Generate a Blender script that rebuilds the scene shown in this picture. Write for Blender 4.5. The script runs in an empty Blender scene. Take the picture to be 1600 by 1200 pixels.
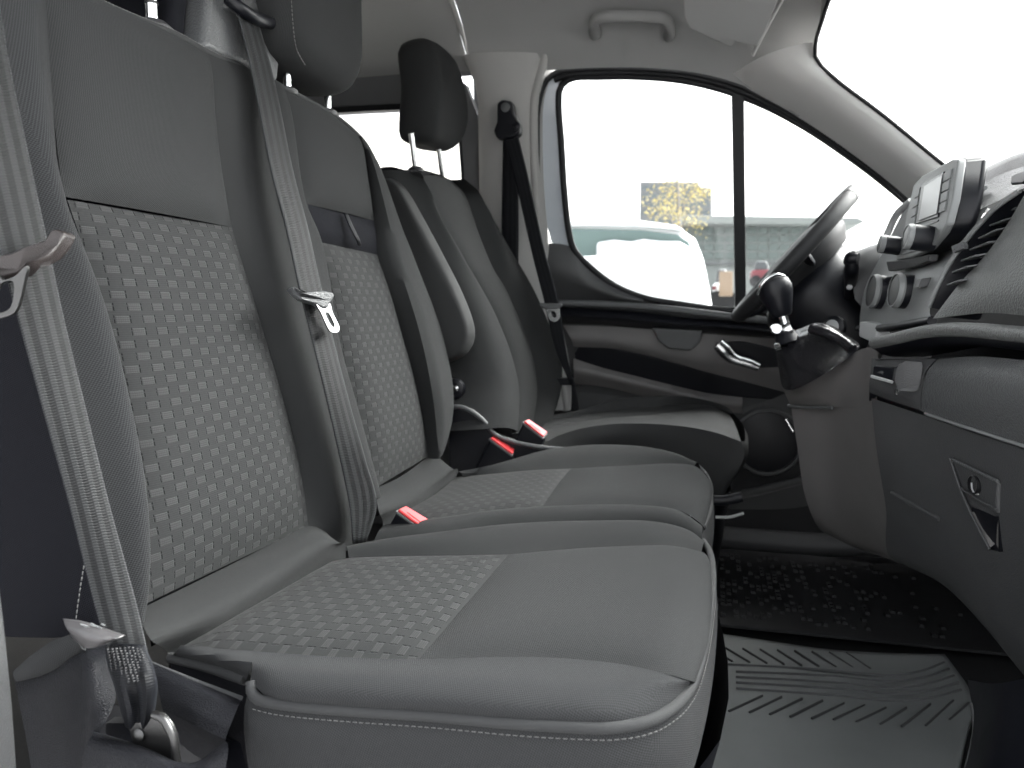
import bpy, bmesh, math, random
from mathutils import Vector as V, Matrix
random.seed(7)
scene = bpy.context.scene
# ------------------------------------------------------------------ camera
FPX = 1200.0                               # focal length in photo pixels (1600 wide)
YAW, PIT = math.atan(315 / FPX), math.atan(122 / FPX)
cam = bpy.data.cameras.new('camera'); cam.lens = 27.0; cam.sensor_width = 36.0
cam.clip_start = 0.02; cam.clip_end = 2000
cam.dof.use_dof = True; cam.dof.focus_distance = 0.78; cam.dof.aperture_fstop = 9.0
camo = bpy.data.objects.new('camera', cam); scene.collection.objects.link(camo)
camo.location = (0, 0, 0); camo.rotation_euler = (math.pi / 2 - PIT, 0, YAW)
scene.camera = camo
# ------------------------------------------------------------------ overcast sky, soft sun, exposure
SUN_EL, SUN_AZ = math.radians(42), math.radians(50)     # azimuth clockwise from +Y: ahead, over the driver side
w = bpy.data.worlds.new('World'); scene.world = w; w.use_nodes = True
nt = w.node_tree; bg = nt.nodes['Background']
sky = nt.nodes.new('ShaderNodeTexSky'); sky.sky_type = 'NISHITA'; sky.sun_disc = False
sky.sun_elevation = SUN_EL; sky.sun_rotation = SUN_AZ; sky.dust_density = 6.0; sky.air_density = 1.2
hs = nt.nodes.new('ShaderNodeHueSaturation'); hs.inputs['Saturation'].default_value = 0.12
nt.links.new(sky.outputs[0], hs.inputs['Color']); nt.links.new(hs.outputs[0], bg.inputs[0])
bg.inputs[1].default_value = 0.12
sl = bpy.data.lights.new('sun', 'SUN'); sl.energy = 1.3; sl.angle = math.radians(50); sl.color = (1, .985, .96)
so = bpy.data.objects.new('sun', sl); scene.collection.objects.link(so)
so.rotation_euler = V((math.sin(SUN_AZ) * math.cos(SUN_EL), math.cos(SUN_AZ) * math.cos(SUN_EL), math.sin(SUN_EL))).to_track_quat('Z', 'Y').to_euler()
scene.view_settings.view_transform = 'Standard'; scene.view_settings.look = 'None'
scene.view_settings.gamma = 1; scene.view_settings.exposure = 3.0
scene.render.engine = 'CYCLES'
cy = scene.cycles
cy.max_bounces = 7; cy.diffuse_bounces = 4; cy.glossy_bounces = 3; cy.transparent_max_bounces = 12
cy.caustics_reflective = False; cy.caustics_refractive = False
cy.use_denoising = True; cy.use_adaptive_sampling = True; cy.adaptive_threshold = .03
# ------------------------------------------------------------------ measuring: photo pixel + a plane of the cabin -> a point
cp, sp, cyw, syw = math.cos(PIT), math.sin(PIT), math.cos(YAW), math.sin(YAW)
FW = V((-syw * cp, cyw * cp, -sp)); RT = V((cyw, syw, 0)); UP = RT.cross(FW)
def ray(u, v): return FW + RT * ((u - 800) / FPX) - UP * ((v - 600) / FPX)
def onp(u, v, n, d): r = ray(u, v); return r * (d / V(n).dot(r))
def aX(u, v, x): return onp(u, v, (1, 0, 0), x)
def aY(u, v, y): return onp(u, v, (0, 1, 0), y)
def aZ(u, v, z): return onp(u, v, (0, 0, 1), z)
def B(u, v, o=0): return onp(u, v, (1, 0, .173), -.51 + o)        # front plane of the bench backrests
def C(u, v, o=0): return onp(u, v, (-.05, 0, 1), -.2595 + o)      # top plane of the bench cushions
def W(u, v, o=0): return onp(u, v, (0, 1, .2), 2.05 + o)          # driver door and its window, leaning in
def L(f, pts, o=0):
    r = []
    for p in pts: r.append(f(p[0], p[1], (p[2] if len(p) > 2 else 0) + o))
    return r
def LY(pts): return [aY(*p) for p in pts]
# ------------------------------------------------------------------ mesh helpers
def crv(pts, n, closed=False):
    """Catmull-Rom through pts, n points evenly spaced along it"""
    pts = [V(p) for p in pts]
    if len(pts) == 2 and not closed: return [pts[0].lerp(pts[1], i / (n - 1)) for i in range(n)]
    m = len(pts); fine = []
    segs = m if closed else m - 1
    for i in range(segs):
        if closed: p0, p1, p2, p3 = pts[i - 1], pts[i], pts[(i + 1) % m], pts[(i + 2) % m]
        else:
            p1, p2 = pts[i], pts[i + 1]
            p0 = pts[i - 1] if i else p1 * 2 - p2
            p3 = pts[i + 2] if i + 2 < m else p2 * 2 - p1
        t0 = 0; t1 = t0 + max((p1 - p0).length, 1e-6) ** .5; t2 = t1 + max((p2 - p1).length, 1e-6) ** .5; t3 = t2 + max((p3 - p2).length, 1e-6) ** .5
        for k in range(12):
            t = t1 + (t2 - t1) * k / 12
            a1 = p0 * ((t1 - t) / (t1 - t0)) + p1 * ((t - t0) / (t1 - t0))
            a2 = p1 * ((t2 - t) / (t2 - t1)) + p2 * ((t - t1) / (t2 - t1))
            a3 = p2 * ((t3 - t) / (t3 - t2)) + p3 * ((t - t2) / (t3 - t2))
            b1 = a1 * ((t2 - t) / (t2 - t0)) + a2 * ((t - t0) / (t2 - t0))
            b2 = a2 * ((t3 - t) / (t3 - t1)) + a3 * ((t - t1) / (t3 - t1))
            fine.append(b1 * ((t2 - t) / (t2 - t1)) + b2 * ((t - t1) / (t2 - t1)))
    fine.append(pts[0] if closed else pts[-1])
    acc = [0]
    for i in range(1, len(fine)): acc.append(acc[-1] + (fine[i] - fine[i - 1]).length)
    out = []; j = 0; tot = acc[-1]; den = n if closed else n - 1
    for i in range(n):
        s = tot * i / den
        while j < len(fine) - 2 and acc[j + 1] < s: j += 1
        q = (s - acc[j]) / max(acc[j + 1] - acc[j], 1e-9)
        out.append(fine[j].lerp(fine[j + 1], min(q, 1)))
    return out
def world_of(o):
    p = V((0, 0, 0))
    while o: p += V(o.location); o = o.parent
    return p
def finish(name, vs, fs, mat, parent=None, uvs=None, sm=True, bevel=0, seg=2, solid=0, sub=0, ang=40):
    vs = [V(v) for v in vs]
    lo = V((min(v[i] for v in vs) for i in range(3))); hi = V((max(v[i] for v in vs) for i in range(3)))
    c = (lo + hi) / 2
    me = bpy.data.meshes.new(name); me.from_pydata([v - c for v in vs], [], fs)
    if uvs:
        ul = me.uv_layers.new(name='UVMap')
        for lp in me.loops: ul.data[lp.index].uv = uvs[lp.vertex_index]
    else:                                   # box mapping in metres
        ul = me.uv_layers.new(name='UVMap')
        for p in me.polygons:
            nx, ny, nz = (abs(x) for x in p.normal)
            for li in p.loop_indices:
                q = vs[me.loops[li].vertex_index]
                ul.data[li].uv = (q.y, q.z) if nx >= ny and nx >= nz else ((q.x, q.z) if ny >= nz else (q.y, q.x))
    me.materials.append(M[mat] if isinstance(mat, str) else mat)
    o = bpy.data.objects.new(name, me); scene.collection.objects.link(o)
    o.location = c - (world_of(parent) if parent else V((0, 0, 0))); o.parent = parent
    if sm:
        me.polygons.foreach_set('use_smooth', [True] * len(me.polygons))
        if ang: me.set_sharp_from_angle(angle=math.radians(ang))
    if solid: m = o.modifiers.new('solid', 'SOLIDIFY'); m.thickness = solid; m.offset = -1
    if bevel:
        m = o.modifiers.new('bevel', 'BEVEL'); m.width = bevel; m.segments = seg; m.limit_method = 'ANGLE'; m.angle_limit = math.radians(35); m.harden_normals = True
    if sub: m = o.modifiers.new('sub', 'SUBSURF'); m.levels = sub; m.render_levels = sub
    return o
def thing(name, label, cat, loc, group=None):
    o = bpy.data.objects.new(name, None); scene.collection.objects.link(o); o.location = V(loc); o.empty_display_size = .05
    return tag(o, label, cat, group)
def tag(o, label, cat, group=None):
    o['label'] = label; o['category'] = cat
    if group: o['group'] = group
    return o
def grid_faces(nu, nv, cu=False, cv=False, flip=False):
    fs = []
    for j in range(nv if cv else nv - 1):
        for i in range(nu if cu else nu - 1):
            a, b = j * nu + i, j * nu + (i + 1) % nu
            c, d = ((j + 1) % nv) * nu + (i + 1) % nu, ((j + 1) % nv) * nu + i
            fs.append((a, d, c, b) if flip else (a, b, c, d))
    return fs
def skin(name, rails, mat, parent=None, nu=30, nv=16, puff=0, pexp=4, uv='box', face=None, solid=0, smooth=True, wrink=0, cu=False):
    """a smooth surface through rails (each a list of points); puff swells it between its edges"""
    R = [crv(r, nu, closed=cu) for r in rails]
    cols = []
    for i in range(nu):
        c = [r[i] for r in R]
        if smooth: cols.append(crv(c, nv))
        else:
            cc = []
            for j in range(nv):
                t = j / (nv - 1) * (len(c) - 1); k = min(int(t), len(c) - 2); cc.append(c[k].lerp(c[k + 1], t - k))
            cols.append(cc)
    P = [[cols[i][j] for i in range(nu)] for j in range(nv)]
    def nrm(i, j):
        a = P[j][min(i + 1, nu - 1)] - P[j][max(i - 1, 0)]; b = P[min(j + 1, nv - 1)][i] - P[max(j - 1, 0)][i]
        n = a.cross(b); return n.normalized() if n.length > 1e-12 else V((0, 0, 1))
    mid = P[nv // 2][nu // 2]; n0 = nrm(nu // 2, nv // 2)
    tow = V(face) if face else -mid
    flip = n0.dot(tow) < 0
    vs = []; uvs = []
    for j in range(nv):
        for i in range(nu):
            p = P[j][i]
            if puff:
                s = 2 * i / (nu - 1) - 1; t = 2 * j / (nv - 1) - 1
                if cu: s = 0
                k = (1 - abs(s) ** pexp) * (1 - abs(t) ** pexp)
                p = p + nrm(i, j) * ((-1 if flip else 1) * puff * k)
            vs.append(p)
            if uv == 'yz': uvs.append((p.y, p.z))
            elif uv == 'yx': uvs.append((p.y, p.x))
            elif uv == 'xz': uvs.append((p.x, p.z))
    if uv == 'st':
        ln = [0]
        for i in range(1, nu): ln.append(ln[-1] + (P[nv // 2][i] - P[nv // 2][i - 1]).length)
        for j in range(nv):
            for i in range(nu): uvs.append((j / (nv - 1), ln[i]))
    return finish(name, vs, grid_faces(nu, nv, cu=cu, flip=flip), mat, parent, uvs or None, solid=solid, ang=60)
def frames(pts, up0=None, closed=False):
    n = len(pts); T = []
    for i in range(n):
        a = pts[i - 1] if (i or closed) else pts[0]; b = pts[(i + 1) % n] if (i < n - 1 or closed) else pts[-1]
        T.append((b - a).normalized())
    u = V(up0) if up0 else (V((0, 0, 1)) if abs(T[0].z) < .9 else V((1, 0, 0)))
    out = []
    for t in T:
        u = (u - t * u.dot(t)).normalized(); out.append((t, u, t.cross(u)))
    return out
def tube(name, pts, r, mat, parent=None, n=None, k=10, closed=False, flat=1.0, up=None, caps=True, box=False):
    """sweep a round (or, with box, squared) profile along pts; r number or list; flat scales the second axis"""
    n = n or max(len(pts), 2); P = crv(pts, n, closed); fr = frames(P, up, closed); vs = []
    rs = r if isinstance(r, (list, tuple)) else [r]
    for i, (p, (t, a, b)) in enumerate(zip(P, fr)):
        q = i / max(n - 1, 1) * (len(rs) - 1); j = min(int(q), len(rs) - 1); j2 = min(j + 1, len(rs) - 1); rr = rs[j] + (rs[j2] - rs[j]) * (q - j)
        for m in range(k):
            th = 2 * math.pi * m / k; c, s = math.cos(th), math.sin(th)
            if box: c = math.copysign(abs(c) ** .35, c); s = math.copysign(abs(s) ** .35, s)
            vs.append(p + a * (c * rr) + b * (s * rr * flat))
    fs = grid_faces(k, n, cu=True, cv=closed)
    if not closed and caps: fs.append(tuple(range(k))[::-1]); fs.append(tuple((n - 1) * k + m for m in range(k)))
    return finish(name, vs, fs, mat, parent, ang=50)
def slab(name, poly, vec, mat, parent=None, bevel=0.003, seg=2, smooth_n=0):
    """extrude a polygon by vec, bevelled"""
    P = crv(poly, smooth_n, True) if smooth_n else [V(p) for p in poly]
    n = len(P); vec = V(vec)
    vs = P + [p + vec for p in P]
    nn = V((0, 0, 0))
    for i in range(n): nn += (P[i] - P[0]).cross(P[(i + 1) % n] - P[0])
    f0 = tuple(range(n)); f1 = tuple(range(n, 2 * n))
    side = [(i, (i + 1) % n, n + (i + 1) % n, n + i) for i in range(n)]
    if nn.dot(vec) > 0: fs = [f0[::-1], f1] + side
    else: fs = [f0, f1[::-1]] + [s[::-1] for s in side]
    return finish(name, vs, fs, mat, parent, bevel=bevel, seg=seg, ang=35)
def rbox(name, c, ax, ay, az, mat, parent=None, bevel=.004, seg=3):
    """box with half-extent vectors"""
    c, ax, ay, az = V(c), V(ax), V(ay), V(az)
    p = [c - ax - ay, c + ax - ay, c + ax + ay, c - ax + ay]
    return slab(name, [q - az for q in p], az * 2, mat, parent, bevel, seg)
def lathe(name, prof, o, d, mat, parent=None, k=28, cap=True):
    """profile of (radius, height) about axis d at o"""
    o, d = V(o), V(d).normalized(); a = d.orthogonal().normalized(); b = d.cross(a); vs = []
    for r, h in prof:
        for m in range(k):
            th = 2 * math.pi * m / k; vs.append(o + d * h + a * (r * math.cos(th)) + b * (r * math.sin(th)))
    fs = grid_faces(k, len(prof), cu=True)
    if cap: fs.append(tuple(range(k))[::-1]); fs += [tuple((len(prof) - 1) * k + m for m in range(k))] if cap else []
    return finish(name, vs, fs, mat, parent, ang=35)
def blob(name, secs, mat, parent=None, nv=20, k=28, cap=True, ang=60):
    """closed body lofted through rings (each ring a list of points, all alike in count)"""
    R = [crv(s, k, True) for s in secs]
    cols = [crv([r[i] for r in R], nv) for i in range(k)]
    vs = [cols[i][j] for j in range(nv) for i in range(k)]
    fs = grid_faces(k, nv, cu=True)
    if cap: fs.append(tuple(range(k))[::-1]); fs.append(tuple((nv - 1) * k + m for m in range(k)))
    o = finish(name, vs, fs, mat, parent, ang=ang)
    bm = bmesh.new(); bm.from_mesh(o.data); bmesh.ops.recalc_face_normals(bm, faces=bm.faces); bm.to_mesh(o.data); bm.free()
    return o
def text(name, body, size, o, ax, ay, mat, parent):
    cu = bpy.data.curves.new(name, 'FONT'); cu.body = body; cu.size = size; cu.align_x = 'CENTER'; cu.align_y = 'CENTER'
    t = bpy.data.objects.new(name, cu); scene.collection.objects.link(t)
    bpy.context.view_layer.update(); me = bpy.data.meshes.new_from_object(t); bpy.data.objects.remove(t)
    ax, ay = V(ax).normalized(), V(ay).normalized(); az = ax.cross(ay)
    for vv in me.vertices: vv.co = ax * vv.co.x + ay * vv.co.y + az * .0004
    me.name = name; me.materials.clear(); me.materials.append(M[mat])
    ob = bpy.data.objects.new(name, me); scene.collection.objects.link(ob); ob.location = V(o) - world_of(parent); ob.parent = parent
    return ob
# ------------------------------------------------------------------ materials
M = {}
def mat_base(name):
    m = bpy.data.materials.new(name); m.use_nodes = True; M[name] = m
    t = m.node_tree; return m, t, t.nodes['Principled BSDF']
class N:
    """tiny node-expression helper"""
    def __init__(s, t): s.t = t
    def m(s, op, a, b=None, c=None):
        n = s.t.nodes.new('ShaderNodeMath'); n.operation = op
        for i, x in enumerate((a, b, c)):
            if x is None: continue
            if isinstance(x, (int, float)): n.inputs[i].default_value = x
            else: s.t.links.new(x, n.inputs[i])
        return n.outputs[0]
    def mix(s, f, a, b):
        n = s.t.nodes.new('ShaderNodeMix'); n.data_type = 'RGBA'
        for sock, x in ((n.inputs[0], f), (n.inputs[6], a), (n.inputs[7], b)):
            if isinstance(x, (int, float)): sock.default_value = x
            elif isinstance(x, tuple): sock.default_value = (*x, 1)
            else: s.t.links.new(x, sock)
        return n.outputs[2]
    def uv(s):
        n = s.t.nodes.new('ShaderNodeTexCoord'); x = s.t.nodes.new('ShaderNodeSeparateXYZ'); s.t.links.new(n.outputs['UV'], x.inputs[0])
        return x.outputs[0], x.outputs[1], n
    def noise(s, scale, det=4, rough=.6, co='Object'):
        tc = s.t.nodes.new('ShaderNodeTexCoord'); n = s.t.nodes.new('ShaderNodeTexNoise'); n.inputs['Scale'].default_value = scale
        n.inputs['Detail'].default_value = det; n.inputs['Roughness'].default_value = rough; s.t.links.new(tc.outputs[co], n.inputs['Vector']); return n.outputs['Fac']
    def voro(s, scale, co='Object', feat='F1'):
        tc = s.t.nodes.new('ShaderNodeTexCoord'); n = s.t.nodes.new('ShaderNodeTexVoronoi'); n.feature = feat; n.inputs['Scale'].default_value = scale
        s.t.links.new(tc.outputs[co], n.inputs['Vector']); return n.outputs['Distance']
    def bump(s, h, strength, dist, bsdf):
        n = s.t.nodes.new('ShaderNodeBump'); n.inputs['Strength'].default_value = strength; n.inputs['Distance'].default_value = dist
        s.t.links.new(h, n.inputs['Height']); s.t.links.new(n.outputs[0], bsdf.inputs['Normal'])
    def link(s, a, b): s.t.links.new(a, b)
def plain(name, col, rough=.5, metal=0, spec=.5, var=.06, vscale=9, grain=0, gscale=900, gstr=.3, coat=0):
    m, t, b = mat_base(name); n = N(t)
    b.inputs['Roughness'].default_value = rough; b.inputs['Metallic'].default_value = metal; b.inputs['Specular IOR Level'].default_value = spec
    b.inputs['Coat Weight'].default_value = coat
    f = n.noise(vscale, 5)
    lo = tuple(c * (1 - var) for c in col); hi = tuple(min(1, c * (1 + var)) for c in col)
    n.link(n.mix(f, lo, hi), b.inputs['Base Color'])
    r = n.m('MULTIPLY_ADD', n.noise(vscale * 3, 4), .14, rough - .07); n.link(r, b.inputs['Roughness'])
    if grain == 1: n.bump(n.voro(gscale), gstr, .0006, b)
    elif grain == 2: n.bump(n.m('ADD', n.voro(gscale), n.noise(gscale * .5, 3)), gstr, .0008, b)
    return m
def fabric(name, col, pitch=.0019, con=.35, rough=.9):
    """fine knitted seat cloth: staggered raised dots"""
    m, t, b = mat_base(name); n = N(t); u, v, _ = n.uv()
    k = 2 * math.pi / pitch
    a = n.m('SINE', n.m('MULTIPLY', n.m('ADD', u, n.m('MULTIPLY', v, .5)), k)); c = n.m('SINE', n.m('MULTIPLY', n.m('SUBTRACT', v, n.m('MULTIPLY', u, .35)), k * .95))
    h = n.m('MULTIPLY_ADD', n.m('MULTIPLY', a, c), .5, .5)
    h2 = n.m('MULTIPLY', h, n.m('MULTIPLY_ADD', n.noise(1400, 2), .8, .6))
    big = n.noise(14, 4)
    lo = tuple(x * (1 - con) for x in col); hi = tuple(x * (1 + con * 1.3) for x in col)
    cc = n.mix(h2, lo, hi)
    cc2 = n.mix(n.m('MULTIPLY_ADD', big, .5, -.1), cc, tuple(x * 1.15 for x in col))
    n.link(cc2, b.inputs['Base Color']); b.inputs['Roughness'].default_value = rough; b.inputs['Specular IOR Level'].default_value = .05
    b.inputs['Sheen Weight'].default_value = .03; b.inputs['Sheen Roughness'].default_value = .4
    n.bump(h2, .35, .0007, b)
def pattern(name, base, light, dark):
    """woven basket cloth: staggered bright thread cells, grey ground cells and dark slits between them"""
    m, t, b = mat_base(name); n = N(t); u, v, _ = n.uv()
    A, P = .0133, .0218
    cu = n.m('DIVIDE', u, A); i = n.m('FLOOR', cu); fu = n.m('FRACT', cu)
    cv = n.m('ADD', n.m('DIVIDE', v, P), n.m('MULTIPLY', n.m('MODULO', n.m('ABSOLUTE', i), 2), .5)); fv = n.m('FRACT', cv)
    def band(x, a, c, s=.02):
        lo = n.m('SMOOTH_MIN', 1.0, n.m('MAXIMUM', n.m('DIVIDE', n.m('SUBTRACT', x, a), s), 0), .1)
        hi = n.m('SMOOTH_MIN', 1.0, n.m('MAXIMUM', n.m('DIVIDE', n.m('SUBTRACT', c, x), s), 0), .1)
        return n.m('MULTIPLY', n.m('MINIMUM', lo, 1), n.m('MINIMUM', hi, 1))
    cell = n.m('MULTIPLY', band(fv, .30, .60, .03), band(fu, .03, .97, .04))
    slit = n.m('MULTIPLY', band(fv, .78, 1.0, .05), n.m('MAXIMUM', band(fu, -.05, .09, .03), band(fu, .91, 1.05, .03)))
    slit2 = n.m('MULTIPLY', band(fv, 0, .14, .05), n.m('MAXIMUM', band(fu, -.05, .09, .03), band(fu, .91, 1.05, .03)))
    kk = 2 * math.pi / .0019
    th = n.m('MULTIPLY_ADD', n.m('SINE', n.m('MULTIPLY', v, kk)), .30, .70)
    th2 = n.m('MULTIPLY', th, n.m('MULTIPLY_ADD', n.m('SINE', n.m('MULTIPLY', u, kk)), .2, .8))
    edge = n.m('MAXIMUM', band(fv, .29, .335, .015), band(fv, .565, .61, .015))
    g = n.mix(n.m('MULTIPLY_ADD', n.noise(500, 3), .7, .1), tuple(x * .8 for x in base), tuple(x * 1.25 for x in base))
    lt = n.m('MULTIPLY', cell, n.m('MINIMUM', n.m('ADD', n.m('MULTIPLY', th2, .42), n.m('MULTIPLY', edge, .6)), 1.25))
    vary = n.m('MULTIPLY_ADD', n.noise(16, 3), .5, .7)
    c1 = n.mix(n.m('MULTIPLY', lt, vary), g, light)
    c2 = n.mix(n.m('MAXIMUM', slit, slit2), c1, dark)
    n.link(c2, b.inputs['Base Color']); b.inputs['Roughness'].default_value = .75; b.inputs['Specular IOR Level'].default_value = .08
    b.inputs['Sheen Weight'].default_value = .03
    hh = n.m('SUBTRACT', n.m('ADD', n.m('MULTIPLY', cell, .6), n.m('MULTIPLY', n.m('SINE', n.m('MULTIPLY', v, kk)), .1)), n.m('MAXIMUM', slit, slit2))
    n.bump(hh, .5, .0009, b)
def webbing(name, col, lite):
    """belt webbing: four lengthwise bands and fine cross ribs"""
    m, t, b = mat_base(name); n = N(t); u, v, _ = n.uv()
    s = n.m('SINE', n.m('MULTIPLY', u, 2 * math.pi * 3.5)); f = n.m('MULTIPLY_ADD', n.m('MAXIMUM', n.m('MINIMUM', n.m('MULTIPLY', s, 2.5), 1), -1), .5, .5)
    rib = n.m('MULTIPLY_ADD', n.m('SINE', n.m('ADD', n.m('MULTIPLY', v, 2 * math.pi / .0021), n.m('MULTIPLY', f, 1.6))), .5, .5)
    ed = n.m('MAXIMUM', n.m('LESS_THAN', u, .035), n.m('GREATER_THAN', u, .965))
    c = n.mix(f, col, lite); c = n.mix(n.m('MULTIPLY', rib, .2), c, tuple(x * .35 for x in col)); c = n.mix(n.m('MULTIPLY', ed, rib), c, tuple(min(1, x * 2.5) for x in lite))
    n.link(c, b.inputs['Base Color']); b.inputs['Roughness'].default_value = .5; b.inputs['Specular IOR Level'].default_value = .15
    n.bump(n.m('ADD', rib, n.m('MULTIPLY', f, .6)), .4, .0006, b)
def glass(name, tint=(.94, .97, .96)):
    m = bpy.data.materials.new(name); m.use_nodes = True; M[name] = m; t = m.node_tree
    t.nodes.remove(t.nodes['Principled BSDF'])
    tr = t.nodes.new('ShaderNodeBsdfTransparent'); tr.inputs[0].default_value = (*tint, 1)
    gl = t.nodes.new('ShaderNodeBsdfGlossy'); gl.inputs['Roughness'].default_value = .02
    fr = t.nodes.new('ShaderNodeFresnel'); fr.inputs[0].default_value = 1.45
    mx = t.nodes.new('ShaderNodeMixShader'); t.links.new(fr.outputs[0], mx.inputs[0]); t.links.new(tr.outputs[0], mx.inputs[1]); t.links.new(gl.outputs[0], mx.inputs[2])
    t.links.new(mx.outputs[0], t.nodes['Material Output'].inputs[0])
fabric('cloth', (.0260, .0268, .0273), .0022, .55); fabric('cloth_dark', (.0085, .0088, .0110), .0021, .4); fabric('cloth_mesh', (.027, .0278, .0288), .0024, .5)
fabric('cloth_soft', (.0265, .0273, .0277), .0016, .2)
pattern('cloth_pattern', (.0235, .0242, .0245), (.070, .071, .071), (.0040, .0040, .0050))
webbing('web', (.0065, .0070, .0075), (.019, .020, .021)); webbing('web_dark', (.005, .0055, .007), (.009, .0098, .012))
plain('piping', (.022, .023, .024), .85, grain=1, gscale=1400); plain('thread', (.13, .13, .128), .7)
plain('plastic', (.050, .0512, .053), .5, grain=2, gscale=700, gstr=.35); plain('plastic_grey', (.085, .088, .09), .43, grain=2, gscale=420, gstr=.9)
plain('plastic_black', (.0055, .006, .0085), .38, spec=.3, grain=1, gscale=900, gstr=.1); plain('gloss_black', (.006, .006, .007), .3)
plain('plastic_speck', (.011, .0114, .0135), .36, spec=.14, grain=1, gscale=1000, gstr=.9)
plain('trim_beige', (.33, .327, .316), .7, grain=1, gscale=800, gstr=.2); plain('headliner', (.26, .26, .258), .95, grain=1, gscale=1600, gstr=.3)
plain('trim_dark', (.12, .122, .125), .7, grain=1, gscale=900, gstr=.2)
plain('rubber', (.010, .0105, .012), .55, spec=.3); plain('rubber_mat', (.16, .169, .169), .42, var=.15, grain=1, gscale=1500, gstr=.3)
plain('chrome', (.62, .63, .63), .2, metal=1); plain('steel', (.10, .10, .10), .42, metal=1, grain=1, gscale=600, gstr=.1)
plain('silver', (.40, .41, .41), .42, grain=1, gscale=2000, gstr=.15); plain('red', (.75, .055, .06), .35); plain('brown_plastic', (.026, .021, .0205), .45, grain=1, gscale=1200, gstr=.5)
plain('paint', (.48, .52, .56), .25, coat=.5); plain('label_sheet', (.065, .063, .065), .3); plain('white', (.8, .8, .8), .5)
plain('leather', (.012, .012, .014), .22, grain=2, gscale=300, gstr=.4); plain('carpet', (.012, .0125, .014), .8, grain=1, gscale=600, gstr=.8)
plain('wheel_skin', (.022, .0225, .024), .6, spec=.3, grain=1, gscale=1400, gstr=.2); plain('groove_shade', (.045, .047, .048), .6); plain('seat_vinyl', (.030, .0308, .0312), .75, spec=.2, grain=1, gscale=1500, gstr=.25); plain('trim_beige_lit', (.56, .555, .54), .65, grain=1, gscale=800, gstr=.2); plain('pad_grey', (.12, .124, .122), .45, grain=2, gscale=420, gstr=.9); plain('panel_brown', (.13, .125, .123), .55, grain=2, gscale=700, gstr=.3); plain('bezel', (.20, .208, .208), .5, grain=1, gscale=2000, gstr=.2)
glass('glass'); glass('glass_tint', (.80, .78, .72))
def stitches(name, pts, parent, pitch=.0045, r=.00045, mat='thread', n=400):
    P = crv(pts, n); acc = 0; vs = []; fs = []; last = P[0]
    tot = sum((P[i + 1] - P[i]).length for i in range(n - 1)); m = max(2, int(tot / pitch)); Q = crv(pts, m * 3 + 1)
    for i in range(m):
        a, b = Q[3 * i], Q[3 * i + 2]; d = (b - a).normalized(); s = d.orthogonal().normalized(); q = d.cross(s); k = len(vs)
        for p in (a, b):
            for th in (0, 2.094, 4.189): vs.append(p + s * (r * math.cos(th)) + q * (r * math.sin(th)))
        fs += [(k, k + 1, k + 4, k + 3), (k + 1, k + 2, k + 5, k + 4), (k + 2, k, k + 3, k + 5), (k + 2, k + 1, k), (k + 3, k + 4, k + 5)]
    o = finish(name, vs, fs, mat, parent, ang=0); o['kind'] = 'stuff'; return o
def shift(pts, d): return [V(p) + V(d) for p in pts]
# ================================================================== the van's shell
van = thing('van_cabin', 'grey trimmed front cabin of a van seen from its open passenger doorway', 'van', (-.3, 1.2, -.64))
def flr(x0, x1, y0, y1, z): return [V((x0, y0, z)), V((x1, y0, z)), V((x1, y1, z)), V((x0, y1, z))]
slab('floor', flr(-2.2, .75, .36, 2.06, -.632), (0, 0, -.03), 'carpet', van, bevel=0)
# headliner: ribs across the roof, front part ends at the windscreen
sec = [(.50, .60), (.56, .66), (.68, .73), (.92, .765), (1.2, .775), (1.48, .765), (1.72, .73), (1.84, .665)]
low = L(W, [(736, 112), (800, 112), (850, 110), (930, 106), (1010, 106), (1090, 114), (1160, 133), (1215, 160), (1248, 184)], -.035)
hx = [p.x for p in low]; x0, x1 = low[0].x, low[-1].x
def frontx(y): return .203 + .05 * (1 - ((y - 1.2) / .62) ** 2)
rl = []
for (y, z) in sec:
    n = 9; xe = frontx(y)
    rl.append([V((x0 + (xe - x0) * i / (n - 1), y, z - .10 * max(0, (i / (n - 1) - .55) / .45) ** 2)) for i in range(n)])
rl.append(low)
skin('headliner', rl, 'headliner', van, 40, 40, face=(0, 0, -1))
rl2 = [[V((x, y, z)) for x in (-2.2, -1.4, x0 - .012)] for (y, z) in sec] + [[V((-2.2, 1.93, .595)), V((-1.4, 1.93, .595)), V((x0 - .012, 1.93, .595))]]
skin('rear_headliner', rl2, 'headliner', van, 12, 30, face=(0, 0, -1))
tube('headliner_joint', [V((x0 - .006, y, z)) for y, z in sec] + [V((x0 - .006, 1.93, .60))], .006, 'trim_beige', van, n=40, k=8)
slab('outer_roof', flr(-2.3, .42, .40, 2.0, .80), (0, 0, .03), 'paint', van, bevel=0)
# A pillar trim on the driver side
pil_o = L(W, [(1140, 118), (1172, 140), (1240, 178), (1320, 232), (1390, 285), (1432, 322), (1470, 365)], -.03)
pil_i = LY([(1268, 66, 1.79), (1275, 92, 1.80), (1300, 119, 1.80), (1380, 180, 1.825), (1465, 250, 1.85), (1505, 282, 1.86), (1550, 330, 1.87)])
pil_m = [a.lerp(b, .55) + V((-.01, -.035, 0)) for a, b in zip(pil_o, pil_i)]
skin('front_pillar', [pil_o, pil_m, pil_i, shift(pil_i, (.03, .05, 0))], 'trim_beige_lit', van, 30, 14)  # same trim as the centre pillar, colour lightened to stand in for light
hdr = [V((frontx(y), y, z - .10)) for y, z in sec]
wedge = LY([(1300, -10, 1.62), (1284, 35, 1.70), (1275, 65, 1.76), (1274, 92, 1.80)])
skin('header_trim', [[V((.20, y, z)) for y, z in ((1.40, .745), (1.55, .735), (1.70, .68), (1.79, .60))], wedge], 'trim_beige', van, 12, 6)
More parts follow.
